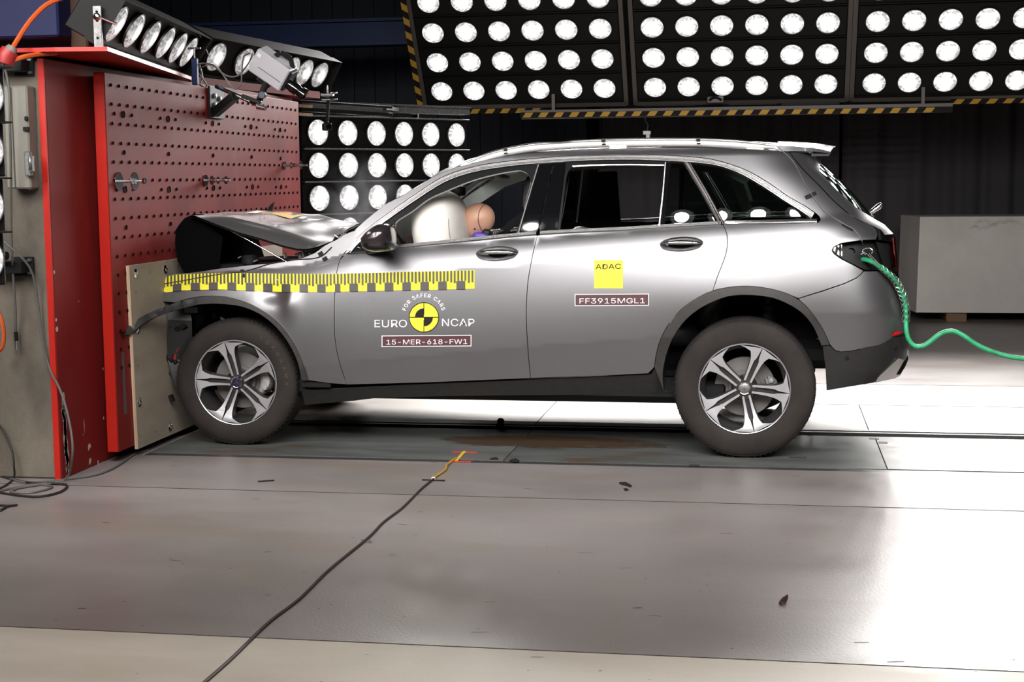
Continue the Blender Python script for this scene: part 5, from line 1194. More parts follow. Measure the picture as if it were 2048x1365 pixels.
mb = MB(); mb.box((-1.1, 9.63, .95), (.6, .02, .5)); mb.box((-1.3, YC, .43), (2.3, 1.5, .03)); mb.build('cabin_floor', 'void', car)
for nm_, (x0, x1) in (('door_card', (-2.2, -1.28)), ('door_card', (-1.22, -.62))):
    for s_ in (0, 1):
        y = 7.865+.10 if not s_ else 2*YC-7.965; mb = MB(); rows = [[Vector((x, y, z)) for x in (x0, (x0+x1)/2, x1)] for z in (.45, belt((x0+x1)/2)-.03)]; mb.grid(rows); mb.build(nm_, mat('card_black', (.02, .02, .022), .6), car)
# rear load area items seen through the quarter glass: pale pillar trim and cargo edge
cabin_strip('rear_pillar_trim', [(1432, 350), (1450, 372), (1475, 440)], [(1440, 352), (1478, 372), (1500, 440)], .10, 'trimlt')
cabin_strip('centre_pillar_trim', [(1122, 345), (1150, 342), (1182, 341)], [(1112, 468), (1140, 466), (1182, 462)], .03, 'void')
soft_box('far_side_cover', (-.02, 9.5, 1.08), (.5, .08, .3), 'void')
# driver airbag
mb = MB(); c = onY(884, 462, 8.40); R1 = RY(-.10); rows = []
for i in range(25):
    th = pi*i/24; r = []
    for j in range(41):
        ph = 2*pi*j/40; sq = lambda a: math.copysign(abs(a)**.78, a); q = Vector((.150*sq(cos(th)), .31*sq(sin(th))*sq(cos(ph)), .228*sq(sin(th))*sq(sin(ph)))); q.x *= (1-.0*q.z); q *= 1+.018*noise.noise(q*9+Vector((3, 1, 2)))+.010*sin(ph*9)*sin(th)**6; r.append(c+R1 @ q)
    rows.append(r)
mb.grid(rows); mb.build('airbag', 'airbag', car, label='inflated cream driver airbag', sharp=80)
mb = MB(); ring = [c+R1 @ Vector((.10, .27*cos(2*pi*j/40), .19*sin(2*pi*j/40))) for j in range(41)]; mb.tube(ring, .0018, 5); mb.build('airbag_seam', 'cabinet', car)
# belt
def strap(pts, wd, m, name, parent, nrm=Vector((0, -1, 0)), label=None):
    mb = MB(); rows = []
    for i, p in enumerate(pts):
        d = (pts[min(i+1, len(pts)-1)]-pts[max(i-1, 0)]).normalized(); s_ = d.cross(nrm).normalized()*wd/2; rows.append([p-s_, p+s_])
    mb.grid(rows); mb.grid([[v+nrm*.003 for v in r] for r in rows]); return mb.build(name, m, parent, label=label)
strap([onY(1063, 418, 8.12), onY(1048, 432, 8.15), onY(1022, 450, 8.2), onY(1002, 468, 8.26), onY(985, 486, 8.35), onY(965, 530, 8.4)], .045, 'black', 'seat_belt', car, Vector((.2, -1, .2)).normalized(), 'black seat belt running to the dummy shoulder')
mb = MB(); p = onY(994, 466, 8.24)
for k_ in range(5): mb.tube([p+Vector((-.02+.01*k_, -.01, -.012+.004*k_)), p+Vector((-.01+.012*k_, -.015, .014))], .0025, 6)
mb.build('belt_sensor', 'wire', car)
# ================================================================== CRASH TEST DUMMY
hc = onY(957, 437, 8.44)
dm = empty('crash_test_dummy', (-1.3, 8.44, .70), 'crash test dummy in the driver seat slumped face first into the cream airbag', 'dummy')
def skin_mesh(name, m, chains, parent, lv=2, label=None):
    """chains: list of [(point, radius)], later chains start at a point that exists already"""
    me = bpy.data.meshes.new(name); vs = []; es = []; rs = []; key = {}
    for ch in chains:
        prev = None
        for p, r in ch:
            kk = tuple(round(a, 4) for a in p)
            if kk not in key: key[kk] = len(vs); vs.append(p); rs.append(r)
            i = key[kk]
            if prev is not None and i != prev: es.append((prev, i))
            prev = i
    og = origin(parent); me.from_pydata([Vector(p)-og for p in vs], es, []); o = bpy.data.objects.new(name, me); COL.objects.link(o); o.parent = parent
    md = o.modifiers.new('skin', 'SKIN'); md.use_smooth_shade = True
    for i, r in enumerate(rs): v = me.skin_vertices[0].data[i]; v.radius = (r, r) if not isinstance(r, tuple) else r
    me.skin_vertices[0].data[0].use_root = True
    s_ = o.modifiers.new('sub', 'SUBSURF'); s_.levels = lv; s_.render_levels = lv
    dg = bpy.context.evaluated_depsgraph_get(); ev = bpy.data.meshes.new_from_object(o.evaluated_get(dg)); o.modifiers.clear(); o.data = ev; ev.materials.clear(); ev.materials.append(MT[m] if isinstance(m, str) else m)
    ev.polygons.foreach_set('use_smooth', [True]*len(ev.polygons)); return tag(o, label)
V = Vector; pel = (-1.22, 8.44, .74); ch_ = (-1.42, 8.44, .98); nk = (-1.555, 8.44, 1.08); hl = onY(822, 494, 8.80)
HX, HY, HZ = hl.x, 8.80, hl.z-.035
wr_n = (-1.90, 8.24, 1.00)
chains = [[(pel, .15), ((-1.30, 8.44, .86), .14), (ch_, .155), ((-1.49, 8.44, 1.05), .12), (nk, .055), ((-1.60, 8.44, 1.14), .05)],
    [(ch_, .155), ((-1.47, 8.27, 1.02), .075), ((-1.66, 8.20, .90), .05), (wr_n, .032)],
    [(ch_, .155), ((-1.47, 8.61, 1.02), .075), ((-1.74, 8.74, .94), .05), ((HX+.03, HY, HZ-.06), .03)],
    [(pel, .15), ((-1.32, 8.33, .72), .10), ((-1.68, 8.28, .74), .08), ((-1.82, 8.28, .58), .055)],
    [(pel, .15), ((-1.32, 8.55, .72), .10), ((-1.68, 8.60, .74), .08), ((-1.82, 8.60, .58), .055)]]
skin_mesh('body', 'cloth', chains, dm, label='grey-suited torso and limbs')
# hands: palm with five fingers
def hand(c, up_, out, side, curl, parent):
    """c wrist, up_ finger direction, out back-of-hand normal, side towards the thumb"""
    ch = []; w0 = V(c); pc_ = w0+up_*.05; base = [(tuple(w0), .02), (tuple(pc_), (.022, .03))]
    ch.append(base)
    for k_, (sx, L, r) in enumerate(((.030, .072, .0085), (.011, .080, .009), (-.009, .075, .0088), (-.028, .058, .0078))):
        k0 = pc_+side*sx*.8+up_*.032; a = k0+up_*L*.42-out*curl*.006*(k_+1); b = a+(up_-out*curl*.5).normalized()*L*.32; e = b+(up_-out*curl*1.1).normalized()*L*.26
        ch.append([(tuple(pc_), (.022, .03)), (tuple(k0), r*1.15), (tuple(a), r), (tuple(b), r*.95), (tuple(e), r*.75)])
    t0 = w0+side*.026+up_*.022; ch.append([(tuple(pc_), (.022, .03)), (tuple(t0), .011), (tuple(t0+side*.028+up_*.022-out*.008), .010), (tuple(t0+side*.040+up_*.048-out*.016), .0075)])
    return skin_mesh('hand', 'head', ch, parent, 2, 'tan hand with splayed fingers')
hand((HX+.02, HY, HZ-.055), V((-.15, 0, 1)).normalized(), V((0, -1, 0)), V((-1, 0, 0)), .25, dm)
hand(wr_n, V((-1, .1, -.1)).normalized(), V((0, -.2, 1)).normalized(), V((0, 1, 0)), .8, dm)
# head
def headshape(q, cap=False):
    """q unit vector, x forward is -X"""
    x, y, z = q; r = V((x*.094, y*.077, z*.088))
    jaw = max(0, -z)*max(0, -x); r += V((-.028*jaw, 0, -.062*jaw)); 
    if z < 0: r.y *= 1-.22*(-z)
    r.z *= 1.0 if z > 0 else 1.05
    fx = max(0, -x-.75); r.x += .02*fx
    nose = math.exp(-((y/.16)**2+((z+.12)/.2)**2))*max(0, -x)**8; r += V((-.022*nose, 0, -.006*nose))
    brow = math.exp(-((abs(y)-.3)/.2)**2-((z-.12)/.1)**2)*max(0, -x)**3; r.x -= .004*brow
    eye = math.exp(-((abs(y)-.36)/.14)**2-((z-.02)/.09)**2)*max(0, -x)**3; r.x += .009*eye
    lip = math.exp(-((y)/.3)**2-((z+.48)/.05)**2)*max(0, -x)**2; r.x -= .006*lip
    ear = math.exp(-((x-.1)/.13)**2-((z+.08)/.2)**2)*abs(y)**6; r.y += .006*ear*(1 if y > 0 else -1)
    return r
RH = RY(-.10); rows = []
for i in range(41):
    th = pi*i/40; r = []
    for j in range(65):
        ph = 2*pi*j/64; q = V((-cos(th), sin(th)*cos(ph), sin(th)*sin(ph))); p = headshape(q)
        g = cos(th)*-1; # x of q
        if abs(q.x-.28) < .025: p *= .985
        r.append(hc+RH @ p)
    rows.append(r)
mb = MB(); mb.grid(rows); head = mb.build('head', 'head', dm, label='tan rubber head with a separate skull cap line', sharp=80)
mb = MB(); rows = []
def seam(a): z = sin(a); return .15+.26*z*z+.11*z
def capp(a, f, kk): xq = seam(a)+(.9995-seam(a))*f; s_ = math.sqrt(1-xq*xq); return hc+RH @ (headshape(V((xq, s_*cos(a), s_*sin(a))))*kk)
AA = [2*pi*i/64 for i in range(65)]
rows = [[capp(a, 0, .97) for a in AA], [capp(a, 0, 1.018) for a in AA]]+[[capp(a, f, 1.02) for a in AA] for f in (.02, .08, .2, .35, .5, .65, .8, .92, 1.)]
mb.grid(rows); mb.build('skull_cap', 'head', head, sharp=50)
mb = MB(); mb.tube([capp(a, -.012, 1.012) for a in AA], .0022, 6); mb.build('cap_seam', mat('seam_brown', (.09, .04, .02), .6), head)
mb = MB()
for u, v in ((949.5, 458), (978.5, 427.5), (979.5, 455)):
    d = ray(u, v).normalized(); o_ = CAM+d*((hc-CAM).dot(d)-.0); rad = (o_-hc); dd = math.sqrt(max(0, .0785**2-min(rad.length, .075)**2)); p = o_-d*(dd*1.0+.004); mb.lathe([(0, .003), (.0045, .003), (.006, .0), (.006, -.012)], p, -d, 12)
mb.build('sensor_holes', 'black', head)
a = onY(962, 470, 8.40); soft_box('neck_bracket', a+V((0, .0, -.012)), (.088, .10, .05), 'purple', RY(.08), dm, 'bright purple neck bracket'); soft_box('neck', (hc.x+.03, 8.45, hc.z-.10), (.08, .08, .12), 'black', RY(-.3), dm)
soft_box('shoulder_pad', onY(975, 469, 8.42), (.05, .10, .06), 'black', RY(.2), dm)
# ================================================================== CABLES TAPED TO THE CAR
def body_cable(name, px, r, m, label, pre=None, post=None, off=.004):
    pts = [on_body(u, v, off) for u, v in sl(px, 8)]
    if pre: pts = pre+pts
    if post: pts += post
    mb = MB(); mb.tube(pts, r, 6); return mb.build(name, m, label=label, cat='cable')
body_cable('sensor_cable', [(322, 571), (330, 568), (370, 561), (408, 554), (445, 548), (478, 544.5), (502, 539.6), (537, 528.5), (560, 524), (580, 520), (604, 518.5), (623, 517.5), (642.5, 513), (655, 503), (664, 494)], .0028, 'cabled', 'thin black cable taped along the front fender above the measuring tape')
rp = [on_body(1562, 300, .01), on_body(1579, 315, .004)]
body_cable('sensor_cable', [(1579, 315), (1591, 330), (1598, 343), (1603, 355), (1608.6, 366), (1617, 380), (1625, 392), (1638, 409), (1648, 422), (1660, 431), (1676, 441), (1693.5, 451.6), (1704, 456), (1711, 463), (1719, 472), (1724, 482)], .0028, 'cable', 'thin grey cable taped down the rear pillar into the tail lamp opening',
           pre=[onY(1543, 288, 8.17), onY(1556, 294, 8.14)], post=[onY(1726, 492, 7.99), onY(1726.5, 500, 8.03)])
mb = MB(); pts = [onY(u, v, 8.16) for u, v in ((880, 352), (905, 338), (930, 325), (960, 312), (985, 303), (1010, 296.5), (1040, 290.5), (1055, 287.5), (1081, 285.5), (1120, 285), (1150, 281.5), (1207, 278.6), (1300, 276.8), (1396, 277.2), (1470, 280.5), (1543, 288))]
mb.tube(pts, .0028, 6); mb.build('roof_cable', 'cable', label='thin cable running along the top of the roof rail', cat='cable')
def tape(u, v, w_, h_, rot, label, m='blk', off=.005, Y=None):
    a = R_(rot); rows = []
    for i in (-1, 0, 1):
        r = []
        for j in (-1, 0, 1):
            x, y = j*w_/2, i*h_/2; uu, vv = u+x*cos(a)-y*sin(a), v+x*sin(a)+y*cos(a); r.append(on_body(uu, vv, off+.0016*(1-abs(j))) if Y is None else onY(uu, vv, Y))
        rows.append(r)
    mb = MB(); mb.grid(rows[::-1]); mb.grid([[q+Vector((0, .0006, 0)) for q in r] for r in rows]); return mb.build('tape_patch', m, label=label, cat='tape')
tape(641.5, 507.5, 10, 7, -30, 'upper of two small black tape squares on the fender by the windscreen base')
tape(650, 517.5, 10, 6.5, -30, 'lower of two small black tape squares on the fender by the windscreen base')
tape(485, 541.5, 8, 5, -5, 'upper black tape patch at the top edge of the measuring tape')
tape(487.5, 551, 8, 8, 15, 'lower black tape patch overlapping the measuring tape')
tape(1621.5, 391, 24, 8, -24, 'black tape strip across the cable on the rear pillar')
tape(1695, 455, 26, 4, 30, 'dark tape strip above the broken tail lamp')
for u, lab in ((1011, 'front'), (1207, 'middle'), (1396.5, 'rear')):
    v = {1011: 301, 1207: 283, 1396.5: 281.5}[u]; mb = MB()
    for k_ in range(2):
        p = onY(u+k_*.8, v+k_*6, 8.145); mb.box(p+Vector((0, -.004, 0)), (.020, .004, .008)); 
    mb.box(onY(u, v-2.5, 8.17), (.020, .055, .003)); mb.build('tape_patch', 'blk', label='%s one of three black tape bands around the roof rail' % lab, cat='tape')
# ================================================================== GREEN HOSE WITH WIRE GRIP
hp = [(1722, 520, 7.99), (1733, 520, 7.95), (1748, 526, 7.93), (1760, 534, 7.93), (1772, 543.6, 7.94), (1783, 553, 7.95), (1792, 564, 7.97), (1799, 576, 7.99), (1804.5, 588, 8.0), (1808.5, 600, 8.01), (1811, 612, 8.01), (1812, 634.5, 8.0), (1812, 655, 7.99), (1816, 677, 7.98), (1829, 692.5, 7.98), (1846, 692.5, 7.98), (1862.7, 682, 7.98), (1880, 668.5, 7.98), (1904, 662.5, 7.98), (1927, 672, 7.98), (1948, 686.5, 7.98), (1977, 701, 7.98), (2015, 713, 7.98), (2048, 717.5, 7.98), (2090, 719, 7.98), (2160, 722, 8.0)]
pts = [onY(*q) for q in hp]; pts = smooth_line(pts+[Vector((2.15, 8.1, .45)), Vector((2.5, 8.2, .24)), Vector((2.9, 8.3, .06)), Vector((3.3, 8.35, .014)), Vector((3.9, 8.4, .014))], step=.02)
gh = empty('green_hose', pts[0], 'green hose hooked into the broken tail lamp and curving away to the right', 'hose')
mb = MB(); mb.tube(pts, .0125, 14); mb.build('hose', 'green', gh)
i1 = min(range(len(pts)), key=lambda i: (pts[i]-onY(1812, 641, 8.)).length); i0 = min(range(len(pts)), key=lambda i: (pts[i]-onY(1756, 531, 7.93)).length)
seg = pts[i0:i1+1]; mb = MB(); nW = 8
fine = smooth_line(seg, step=.004); L = len(fine); 
for k_ in range(nW):
    dr = 1 if k_ % 2 else -1; w_ = []; pu = None
    for i in range(L):
        d = (fine[min(i+1, L-1)]-fine[max(i-1, 0)]).normalized(); a0 = Vector((0, 1, 0)); sd = d.cross(a0).normalized(); a = 2*pi*(k_//2)/(nW/2)+dr*i*.004*2*pi/.105; r = .0125+.003+.005*min(1, i/L*2)
        w_.append(fine[i]+(sd*cos(a)+a0*sin(a))*r)
    mb.tube(w_, .0013, 4)
mb.build('wire_sleeve', 'wire', gh, label='braided wire grip around the hose')
mb = MB(); a = onY(1757, 532, 7.915); b = onY(1735, 509, 7.90); mb.tube([a, b], .0022, 6); mb.tube([a+Vector((.008, 0, .004)), b+Vector((.008, 0, .004))], .0022, 6); mb.build('pull_wire', 'wire', gh)
c = onY(1735, 504, 7.90); mb = MB(); mb.tube([c+Vector((.020*cos(t)*1.25, -.01*cos(t), .016*sin(t)+.004)) for t in [R_(-40+300*i/16) for i in range(17)]], .0042, 8); mb.tube([c+Vector((-.034, 0, -.012)), c+Vector((-.014, -.004, 0))], .005, 8); mb.tube([c+Vector((.014, 0, .006)), c+Vector((.034, .02, .006))], .004, 8); mb.build('shackle', 'chrome', gh, label='silver shackle')
# ================================================================== CAMERA ON THE BARRIER EDGE
cc = atD(537, 140, 9.0); xd = (atD(574, 163, 9.0)-atD(507, 116, 9.0)).normalized(); dep = Vector((.25, .93, .1)).normalized()
dep = (dep-xd*dep.dot(xd)).normalized(); zd = dep.cross(xd)*-1
if zd.z < 0: zd = -zd
rot = Matrix((xd, dep, zd)).transposed()
cg = empty('high_speed_camera', cc-zd*.12, 'light grey high speed camera tilted down on a bracket at the barrier edge', 'camera')
mb = MB(); mb.box(cc+dep*.06, (.235, .13, .155), rot, bev=.008); mb.build('camera_body', 'camgrey', cg)
mb = MB(); mb.box(cc-dep*.0065-zd*.02+xd*.02, (.16, .002, .0025), rot); mb.build('groove', 'navy', cg)
mb = MB(); mb.box(cc-dep*.0065+zd*.045-xd*.09, (.025, .002, .02), rot); mb.build('type_plate', 'white', cg)
mb = MB(); mb.box(cc+dep*.06+xd*.125, (.02, .11, .13), rot, bev=.004); mb.build('front_plate', 'black', cg)
mb = MB(); mb.lathe([(0, 0), (.032, 0), (.032, .03), (.036, .03), (.036, .075), (.030, .078), (.030, .10), (.040, .10), (.040, .125), (.034, .125), (.03, .115), (0, .11)], cc+dep*.05+xd*.13-zd*.02, xd, 32); mb.build('lens', 'gloss', cg, label='black zoom lens')
mb = MB(); hpt = [cc+dep*.06+zd*.075-xd*.02, cc+dep*.06+zd*.115+xd*.0, cc+dep*.06+zd*.12+xd*.07, cc+dep*.06+zd*.075+xd*.11]
for a_, b_ in zip(hpt, hpt[1:]): mb.bar(a_, b_, .03, .015, up=dep, bev=.003)
mb.build('carry_handle', 'black', cg)
base_ = atD(478, 200, 9.05); sl_p = [atD(522, 165, 9.05), atD(520, 192, 9.0)]
mb = MB(); mb.bar(cc-zd*.08-xd*.04+dep*.03, cc-zd*.08+xd*.05+dep*.03, .05, .03, up=dep, bev=.003); mb.bar(cc-zd*.08+xd*.02+dep*.02, atD(519, 200, 9.0), .035, .03, bev=.004); mb.bar(atD(484, 192, 9.), atD(522, 206, 9.), .04, .025, bev=.004); mb.build('clamp_head', 'black', cg)
mb = MB(); p = atD(523, 190, 8.95); mb.lathe([(0, 0), (.018, 0), (.02, .004), (.02, .035), (0, .035)], p, (0, 1, 0), 20); mb.build('clamp_knob', mat('knob_blue', (.1, .12, .17), .4), cg)
bx = empty('camera_bracket', (XS, atD(420, 200, 9.2).y, onX(420, 225, XS).z), 'black triangular steel bracket with silver rod bolted to the top of the red slab', 'bracket')
w0, w1 = onX(417, 172, XS), onX(419, 236, XS); rod0, rod1 = w0+Vector((.0, .1, -.01)), atD(531, 217, 8.95)
mb = MB(); mb.box((XS+.008, (w0.y+w1.y)/2+.10, (w0.z+w1.z)/2), (.014, .24, w0.z-w1.z), bev=.002); t1 = atD(470, 192, 9.1); mb.bar(w1+Vector((.01, .06, .03)), t1, .05, .05, bev=.003); mb.build('plate', 'black', bx)
mb = MB(); mb.tube([atD(432, 173, 9.2), atD(480, 194, 9.1), rod1], .012, 10); mb.build('rod', 'chrome', bx)
mb = MB(); mb.tube([atD(515, 213, 8.95), atD(531, 217, 8.93)], [.018, .014], 12); mb.build('rod_end', 'satin', bx)
for u, v in ((424, 192), (434, 198), (424, 210)):
    p = onX(u, v, XS); mb = MB(); mb.lathe([(0, .014), (.014, .012), (.018, 0)], (XS+.015, p.y, p.z), (1, 0, 0), 6, flat=True); mb.build('bolt', 'steel', bx)
# camera cables
def free_cable(name, q, r, m, label, smooth=True):
    pts = smooth_line(q, step=.03); mb = MB(); mb.tube(pts, r, 7); return mb.build(name, m, label=label, cat='cable')
free_cable('camera_cable', [atD(398, 128, 9.3), atD(405, 155, 9.25), atD(400, 170, 9.2), atD(410, 176, 9.2), atD(414, 170, 9.2), atD(399, 150, 9.2), atD(388, 138, 9.2), atD(400, 128, 9.15), atD(425, 130, 9.1), atD(450, 150, 9.05), atD(475, 152, 9.0), atD(498, 125, 9.02), atD(505, 108, 9.06)], .0055, 'cable', 'grey cable looping from the lamp bar to the back of the grey camera')
free_cable('camera_cable', [atD(403, 135, 9.3), atD(428, 128, 9.2), atD(445, 148, 9.1), atD(462, 172, 9.0), atD(473, 179, 8.95), atD(482, 170, 8.95), atD(484, 140, 8.98), atD(488, 112, 9.02), atD(500, 106, 9.06)], .0045, 'cable', 'grey cable sagging lowest below the back of the grey camera')
free_cable('lamp_cable', [atD(399, 70, 9.3), atD(406, 85, 9.5), atD(416, 108, 9.9)], .005, 'white', 'short white cable joining the two lamp bars')
# small action camera hanging from clamp at shelf end
ac = empty('action_camera', atD(654, 254, 10.9), 'tiny black camera hanging on a jointed arm at the right end of the shelf', 'camera')
p = atD(654, 254, 10.9); mb = MB(); mb.box(p, (.07, .05, .055), Matrix.Rotation(.4, 3, 'Z'), bev=.008); mb.build('camera_body', 'black', ac)
mb = MB(); mb.lathe([(0, .012), (.018, .012), (.02, 0)], p+Vector((.02, -.025, 0)), (.4, -1, 0), 20); mb.build('lens', 'gloss', ac)
mb = MB(); prv = None
for k_ in range(9):
    q = atD(656-.3*k_, 200+k_*5.6, 10.9); mb.lathe([(0, -.012), (.010, -.009), (.013, 0), (.010, .009), (0, .012)], q, (0, 0, 1), 10)
mb.tube([atD(656, 196, 10.9), atD(654, 245, 10.9)], .007, 8); mb.tube([atD(659, 200, 10.88), atD(657, 243, 10.88)], .003, 6); mb.build('jointed_arm', 'black', ac)
mb = MB(); q = atD(655, 190, 10.9); mb.box(q, (.09, .05, .02), bev=.004); mb.box(q+Vector((0, 0, -.035)), (.08, .05, .012), bev=.003); mb.tube([q+Vector((.0, 0, -.03)), q+Vector((0, 0, .07))], [.008, .004]); mb.tube([q+Vector((.03, -.02, .01)), q+Vector((.08, -.03, .012))], .007); mb.tube([q+Vector((.03, -.02, -.035)), q+Vector((.08, -.03, -.033))], .007); mb.build('spring_clamp', 'steel', ac)
# ================================================================== CABLES AT THE LEFT
def wallpt(u, v, d=.02): return onY(u, v, YB-d)
def gl(u, v, z=.006): return onZ(u, v, z)
free_cable('hanging_cable', [wallpt(2, 120, .2), wallpt(12, 145, .19), wallpt(19, 190, .18), wallpt(20, 260, .17), wallpt(22, 340, .16), wallpt(22, 420, .14), wallpt(23, 480, .12), wallpt(27, 560, .08), wallpt(31, 620, .05), wallpt(31.5, 664, .03)], .006, 'cable', 'grey cable with a small plug hanging straight down over the cabinet')
mb = MB(); mb.tube([wallpt(31.5, 664, .03), wallpt(33, 682, .03)], .010, 10); mb.tube([wallpt(33, 682, .03), wallpt(34, 700, .03)], .008, 10, mi=1); mb.build('cable_plug', ['black', 'chrome'], label='small black and silver plug at the end of the hanging cable', cat='plug')
free_cable('hanging_cable', [wallpt(0, 475, .12), wallpt(20, 494, .12), wallpt(48, 520, .1), wallpt(65, 548, .06), wallpt(75, 600, .03), wallpt(85, 680, .02), wallpt(100, 740, .02), wallpt(118, 775, .06), wallpt(133, 820, .1), wallpt(143, 870, .14), wallpt(145, 910, .16), gl(138, 950, .04), gl(128, 962, .008), gl(90, 968), gl(30, 976), gl(-30, 990)], .006, 'cable', 'long grey cable curving down across the concrete and red edge to the floor')
free_cable('floor_cable', [wallpt(-5, 845, .03), wallpt(10, 870, .03), wallpt(25, 905, .04), wallpt(28, 935, .05), gl(28, 956, .01), gl(10, 972), gl(-20, 985)], .005, 'cabled', 'thin dark cable dropping to the floor at the far left')
free_cable('floor_cable', [gl(296, 901), gl(270, 908), gl(252, 921), gl(225, 938), gl(190, 951), gl(150, 957), gl(100, 963), gl(50, 965), gl(20, 958), gl(-20, 945)], .006, 'cable', 'grey floor cable running from under the plywood along the barrier foot')
free_cable('floor_cable', [gl(-20, 946), gl(20, 958), gl(60, 966), gl(110, 968), gl(134, 972), gl(120, 985), gl(80, 994), gl(40, 992), gl(0, 986), gl(-20, 983)], .0065, 'cabled', 'black floor cable coiled in front of the concrete')
free_cable('floor_cable', [gl(134, 966), gl(100, 968), gl(50, 975), gl(22, 981), gl(30, 986), gl(70, 985), gl(105, 974), gl(60, 970), gl(20, 984)], .005, 'cable', 'grey floor cable loop lying inside the black coil')
free_cable('floor_cable', [gl(-20, 1024), gl(0, 1022), gl(14, 1014), gl(33, 1011), gl(12, 1012), gl(-20, 1010)], .006, 'cabled', 'bent black cable end on the floor at the left picture edge')
free_cable('power_cable', [atD(128, -6, 7.3), atD(92, 10, 7.25), atD(61.5, 40, 7.2), atD(40, 71, 7.15), atD(25, 96, 7.1)], .012, 'orange', 'orange power cable rising from the red plug')
free_cable('power_cable', [atD(13, 126, 7.1), atD(28, 120, 7.1), atD(46, 114, 7.12), atD(77, 108.5, 7.2), atD(112, 106, 7.3)], .012, 'orange', 'orange power cable lying along the barrier top')
mb = MB(); mb.tube([atD(26, 93, 7.1), atD(20, 103, 7.1)], [.022, .034], 14, mi=1); mb.tube([atD(21, 101, 7.1), atD(14, 112, 7.1), atD(10, 128, 7.1)], [.042, .048, .04], 16, mi=0); mb.build('power_plug', ['redpl', 'cabinet'], label='dark red industrial power plug at the top left', cat='plug')
free_cable('ground_cable_loop', [wallpt(-6, 620, .1), wallpt(3, 640, .12), wallpt(8, 668, .12), wallpt(5, 695, .12), wallpt(-6, 708, .1)], .010, 'orange', 'bend of a dull orange cable at the left edge beside the concrete')
mb = MB(); p = wallpt(4, 512, .16); mb.lathe([(0, .03), (.02, .028), (.024, 0), (.02, -.06), (0, -.065)], p, (1, 0, 0), 16); mb.build('cable_joint', 'black', label='round black joint on the lower bracket at the left edge', cat='joint')
# ================================================================== FLOOR MARKS AND BITS
def flat_poly(name, pts, m, label, cat, th=.0015, kind=None):
    mb = MB(); mb.prism([Vector((p.x, p.y, .0012)) for p in pts], (0, 0, th)); return mb.build(name, m, label=label, cat=cat)
for (u0_, v0_, u1_, lab) in ((905, 901, 954, 'red tape line across the upper end of the yellow tape'), (898, 919.5, 942, 'red tape line across the lower end of the yellow tape')):
    flat_poly('floor_tape', [gl(u0_, v0_+1), gl(u1_, v0_+2), gl(u1_, v0_+4), gl(u0_, v0_+3)], mat('red_tape', (.7, .05, .04), .5), lab, 'tape')
mb = MB(); mb.prism([Vector((p.x, p.y, .003)) for p in (gl(909, 921), gl(916, 921), gl(933, 902), gl(926, 902))], (0, 0, .0012)); mb.build('floor_tape', mat('tape_yellow', (.75, .5, .05), .5), label='yellow tape strip holding the cable end between the red lines', cat='tape')
free_cable('floor_cable', [Vector((-1.640, 7.70, .006)), Vector((-1.645, 7.50, .006)), Vector((-1.628, 7.38, .006)), Vector((-1.640, 7.2, .006)), Vector((-1.636, 7.158, .006))], .007, mat('yellow_cable', (.5, .28, .04), .5), 'short yellow cable between yellow tape and white plug')
free_cable('floor_cable', [Vector((-1.636, 7.15, .006)), Vector((-1.642, 6.9, .005)), Vector((-1.633, 6.5, .005)), Vector((-1.645, 6.2, .005)), Vector((-1.637, 5.908, .005)), Vector((-1.650, 5.4, .005)), Vector((-1.640, 5.0, .005)), Vector((-1.655, 4.7, .005)), Vector((-1.645, 4.3, .005)), Vector((-1.65, 3.9, .005))], .0055, mat('brown_cable', (.03, .015, .012), .5), 'long dark cable running over the floor from the track towards the camera')
mb = MB(); mb.lathe([(0, .012), (.008, .010), (.011, .002), (.011, 0)], (-1.640, 7.16, .002), (0, 0, 1), 14); mb.build('cable_coupling', 'white', label='small white coupling in the floor cable', cat='coupling')
flat_poly('floor_tape', [gl(844, 957.5), gl(890, 959), gl(890, 961.3), gl(844, 959.7)], 'blk', 'black tape line across the cable at the white coupling', 'tape')
flat_poly('floor_tape', [gl(722, 1078), gl(740, 1078), (gl(744, 1084)), gl(728, 1083)], mat('tape_grey', (.12, .12, .12), .5), 'dark grey tape scrap holding the cable on the floor', 'tape')
def chip(u, v, s_, label, seed, m='blk', cat='debris'):
    rr = random.Random(seed); c = gl(u, v, 0); n = 7; pts = []
    for k_ in range(n):
        a = 2*pi*k_/n; r = s_*(.5+.6*rr.random()); pts.append(Vector((c.x+r*cos(a), c.y+r*.9*sin(a), .002)))
    mb = MB(); mb.add(pts+[p+Vector((0, 0, .004)) for p in pts]+[Vector((c.x+s_*.2, c.y, .010+s_*.15))], [list(range(n))[::-1]]+[(i, (i+1) % n, n+(i+1) % n, n+i) for i in range(n)]+[(n+i, n+(i+1) % n, 2*n) for i in range(n)], flat=True)
    return mb.build('debris_piece', m, label=label, cat=cat)
mb = MB(); c = gl(1568, 1210, 0); pts = [c+Vector(q) for q in ((-.018, 0, .003), (-.008, .030, .010), (.012, .034, .022), (.014, .01, .018), (.006, -.020, .006), (-.010, -.018, .003))]
mb.prism(pts, (.001, .002, .006)); mb.build('debris_piece', mat('brown_plastic', (.06, .025, .02), .3), label='small curled brown plastic piece on the front floor, lower right', cat='debris')
flat_poly('debris_piece', [gl(1238, 963.5), gl(1252, 963), gl(1264, 970), gl(1262, 973.5), gl(1246, 969), gl(1239, 967)], 'blk', 'dark curved flake on the floor below the rear half of the sill', 'debris')
flat_poly('debris_piece', [gl(1247, 976), gl(1254, 975.5), gl(1258, 979), gl(1250, 981)], 'blk', 'tiny dark flake just below the curved flake', 'debris')
flat_poly('debris_piece', [gl(515, 961), gl(548, 958.5), gl(549, 960.6), gl(516, 963)], 'blk', 'thin dark strip on the floor between front wheel and the seam', 'debris')
